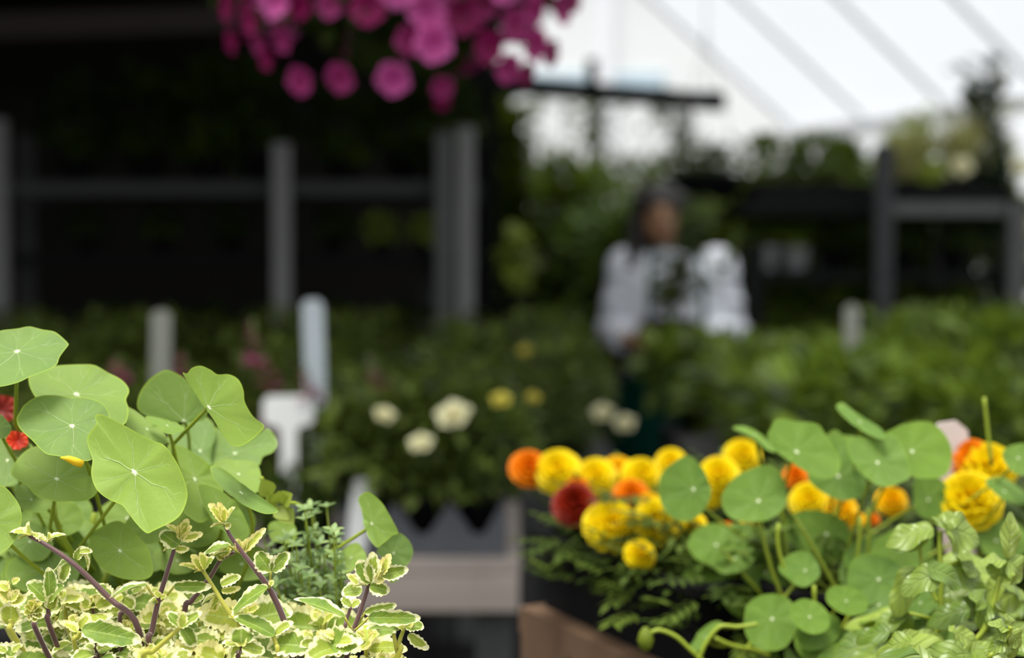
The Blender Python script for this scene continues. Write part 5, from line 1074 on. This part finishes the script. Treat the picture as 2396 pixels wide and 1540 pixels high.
# white film roof on rafters, falling to the right
E1 = Vector((1.58, 8.07, 2.12)); ED = Vector((.424, -.906, 0)).normalized(); up = math.radians(35); WD = Vector((-.906 * math.cos(up), -.424 * math.cos(up), math.sin(up))).normalized(); NR = ED.cross(WD).normalized()
if NR.z < 0: NR = -NR
gr = thing('greenhouse_roof', 'white film greenhouse roof on thin white rafters at the upper right', 'roof', E1)
LEN, SL = 7.2, 3.7
m = MB(); nu, nv = 24, 12; ids = [[m.vert(E1 + ED * (LEN * i / nu) + WD * (SL * j / nv) + NR * (.022 - .012 * abs(math.sin(PI * i * LEN / nu / .62)))) for j in range(nv + 1)] for i in range(nu + 1)]
for i in range(nu):
    for j in range(nv): m.face((ids[i][j], ids[i + 1][j], ids[i + 1][j + 1], ids[i][j + 1]))
part('film', m, M['film'], gr)
RM = Matrix((ED, WD, NR)).transposed()
k = 0; t = 0.0
while t < LEN:
    m = MB(); m.box(E1 + ED * (t + .02) + WD * (SL / 2) - NR * .012, (.020, SL, .02), RM); part('rafter', m, M['white'], gr, False); t += .62
m = MB(); m.box(E1 + ED * (LEN / 2) - NR * .03 + Vector((0, 0, -.03)), (LEN, .05, .06), Matrix((ED, Vector((-ED.y, ED.x, 0)), Vector((0, 0, 1)))).transposed()); part('eave_beam', m, M['white'], gr, False)
for t in (.03, 2.5, 5.0): q = E1 + ED * t; m = MB(); m.box((q.x, q.y, 1.02), (.05, .05, 2.04)); part('eave_post', m, M['white'], gr, False)
# shrubs and trees beyond
def shrub(label, px, Y, topy, halfw, seed, mat='treeleaf', n=5200, L=.12, name='shrub', cat='shrub', low=.15, ry=None):
    t_ = P(px, topy, Y); x = t_.x; hw_ = S(halfw, Y); H = t_.z; o = thing(name, label, cat, (x, Y, 0), 'shrubs in the yard')
    m = MB(); cloud(m, Vector((x, Y, (H + low) / 2)), hw_, ry or min(hw_, .6), (H - low) / 2, n, seed, L, L * .55, .35, .6); part('foliage', m, M[mat], o)
    for q in range(3):
        a = 2.1 * q + seed; b = Vector((x, Y, 0)); s = MB(); s.tube([b + Vector((.04 * math.cos(a), .04 * math.sin(a), 0)), b + Vector((.12 * math.cos(a), .12 * math.sin(a), H * .4)), b + Vector((.3 * hw_ * math.cos(a), .3 * hw_ * math.sin(a), H * .75))], [.03, .022, .01], 8); part('stem', s, M['bark'], o)
    return o
shrub('tall shrub right of the double grey post, its top touching the steel beam', 1150, 8.2, 235, 90, 1)
shrub('rounded green shrub below the left bright sky gap', 1320, 9.6, 392, 170, 2)
shrub('green shrub between the second and third bright sky gaps', 1570, 10.8, 398, 170, 3)
shrub('dark shrub behind the person, under the third bright sky gap', 1770, 8.8, 402, 130, 4)
shrub('green shrub left of the middle post of the right rack', 1950, 7.6, 338, 150, 5)
shrub('pale green shrub right of the middle post of the right rack', 2120, 7.0, 332, 140, 6, 'limeleaf')
shrub('yellow green shrub at the right edge beside the conifer', 2310, 6.5, 300, 130, 7, 'paleleaf', 1600, .09)
shrub('dark conifer at the right edge under the white film roof', 2300, 6.0, 215, 85, 8, 'conif', 3000, .08, 'conifer', 'conifer', .3)
shrub('dark low hedge bush at the back of the aisle', 1450, 8.2, 520, 230, 9, 'darkleaf', 5000, .13)
shrub('dark hedge bush behind the right rack', 1980, 6.5, 500, 280, 10, 'darkleaf', 5000, .13)
# thin tree whose sprays divide the bright gaps
tx = P(1388, 640, 12.4).x; tr = thing('tree', 'loose tree whose thin leafy sprays break up the bright sky gaps', 'tree', (tx, 12.4, 0))
m = MB(); m.tube([(tx, 12.4, 0), (tx + .05, 12.4, 1.2), (tx - .02, 12.4, 2.0), (tx, 12.4, 2.5)], [.05, .04, .02, .008], 10); part('trunk', m, M['bark'], tr)
rng = R(88); fm = MB(); hub = Vector((tx, 12.4, 1.75))
for px, py, rr_, n_ in ((1390,250,26,60),(1386,300,22,50),(1395,350,30,60),(1330,255,30,16),(1235,250,45,50),(1215,320,40,50),(1240,370,50,60),(1290,385,50,60),(1440,385,40,50),(1490,380,40,40),(1560,250,26,30),(1590,300,26,50),(1610,345,30,60),(1560,378,40,50),(1640,385,40,50),(1580,235,30,26),(1320,320,30,8),(1470,250,40,10),(1700,385,40,40)):
    e = P(px, py, 12.4); s = MB(); s.tube(bez(hub, hub * .4 + e * .6 - Vector((0, 0, .15)), e, 8), [.008 - .0007 * i for i in range(9)], 6); part('branch', s, M['bark'], tr); sp = S(rr_, 12.4) * .62
    for q in range(n_): p = e + Vector((rng.gauss(0, sp), rng.gauss(0, .1), rng.gauss(0, sp * 1.1))); fm.leaf(p, Vector((rng.uniform(-1, 1), rng.uniform(-1, 1), rng.uniform(-.8, .3))), Vector((rng.uniform(-.4, .4), rng.uniform(-.8, .2), 1)), .10, .056, rng.random(), .2, .3, 3)
part('foliage', fm, M['treeleaf'], tr)
# pale building far behind
bl = thing('building', 'pale building with a strip of bluish glazing far behind the steel beam', 'building', (2.0, 27, 0))
m = MB(); m.box((1.8, 27, 3.9), (9.0, 3.0, 7.8)); part('wall', m, M['bldg'], bl, False)
q0, q1 = P(1228, 214, 25.4), P(1556, 168, 25.4); m = MB(); m.box(((q0.x + q1.x) / 2, 25.48, (q0.z + q1.z) / 2), (q1.x - q0.x, .06, q1.z - q0.z)); part('window', m, M['glassblue'], bl, False)
m = MB(); m.box((1.8, 26.9, 7.9), (9.4, 3.6, .16)); part('roof', m, M['white'], bl, False)
q0, q1 = P(1412, 105, 25.4), P(1412, 0, 25.4); m = MB(); m.box((q0.x, 25.42, 3.9), (.35, .14, 7.7)); part('downpipe', m, M['white'], bl, False)
for o in list(bpy.data.objects):
    for kk in ('sc', 'rz'):
        if kk in o: del o[kk]
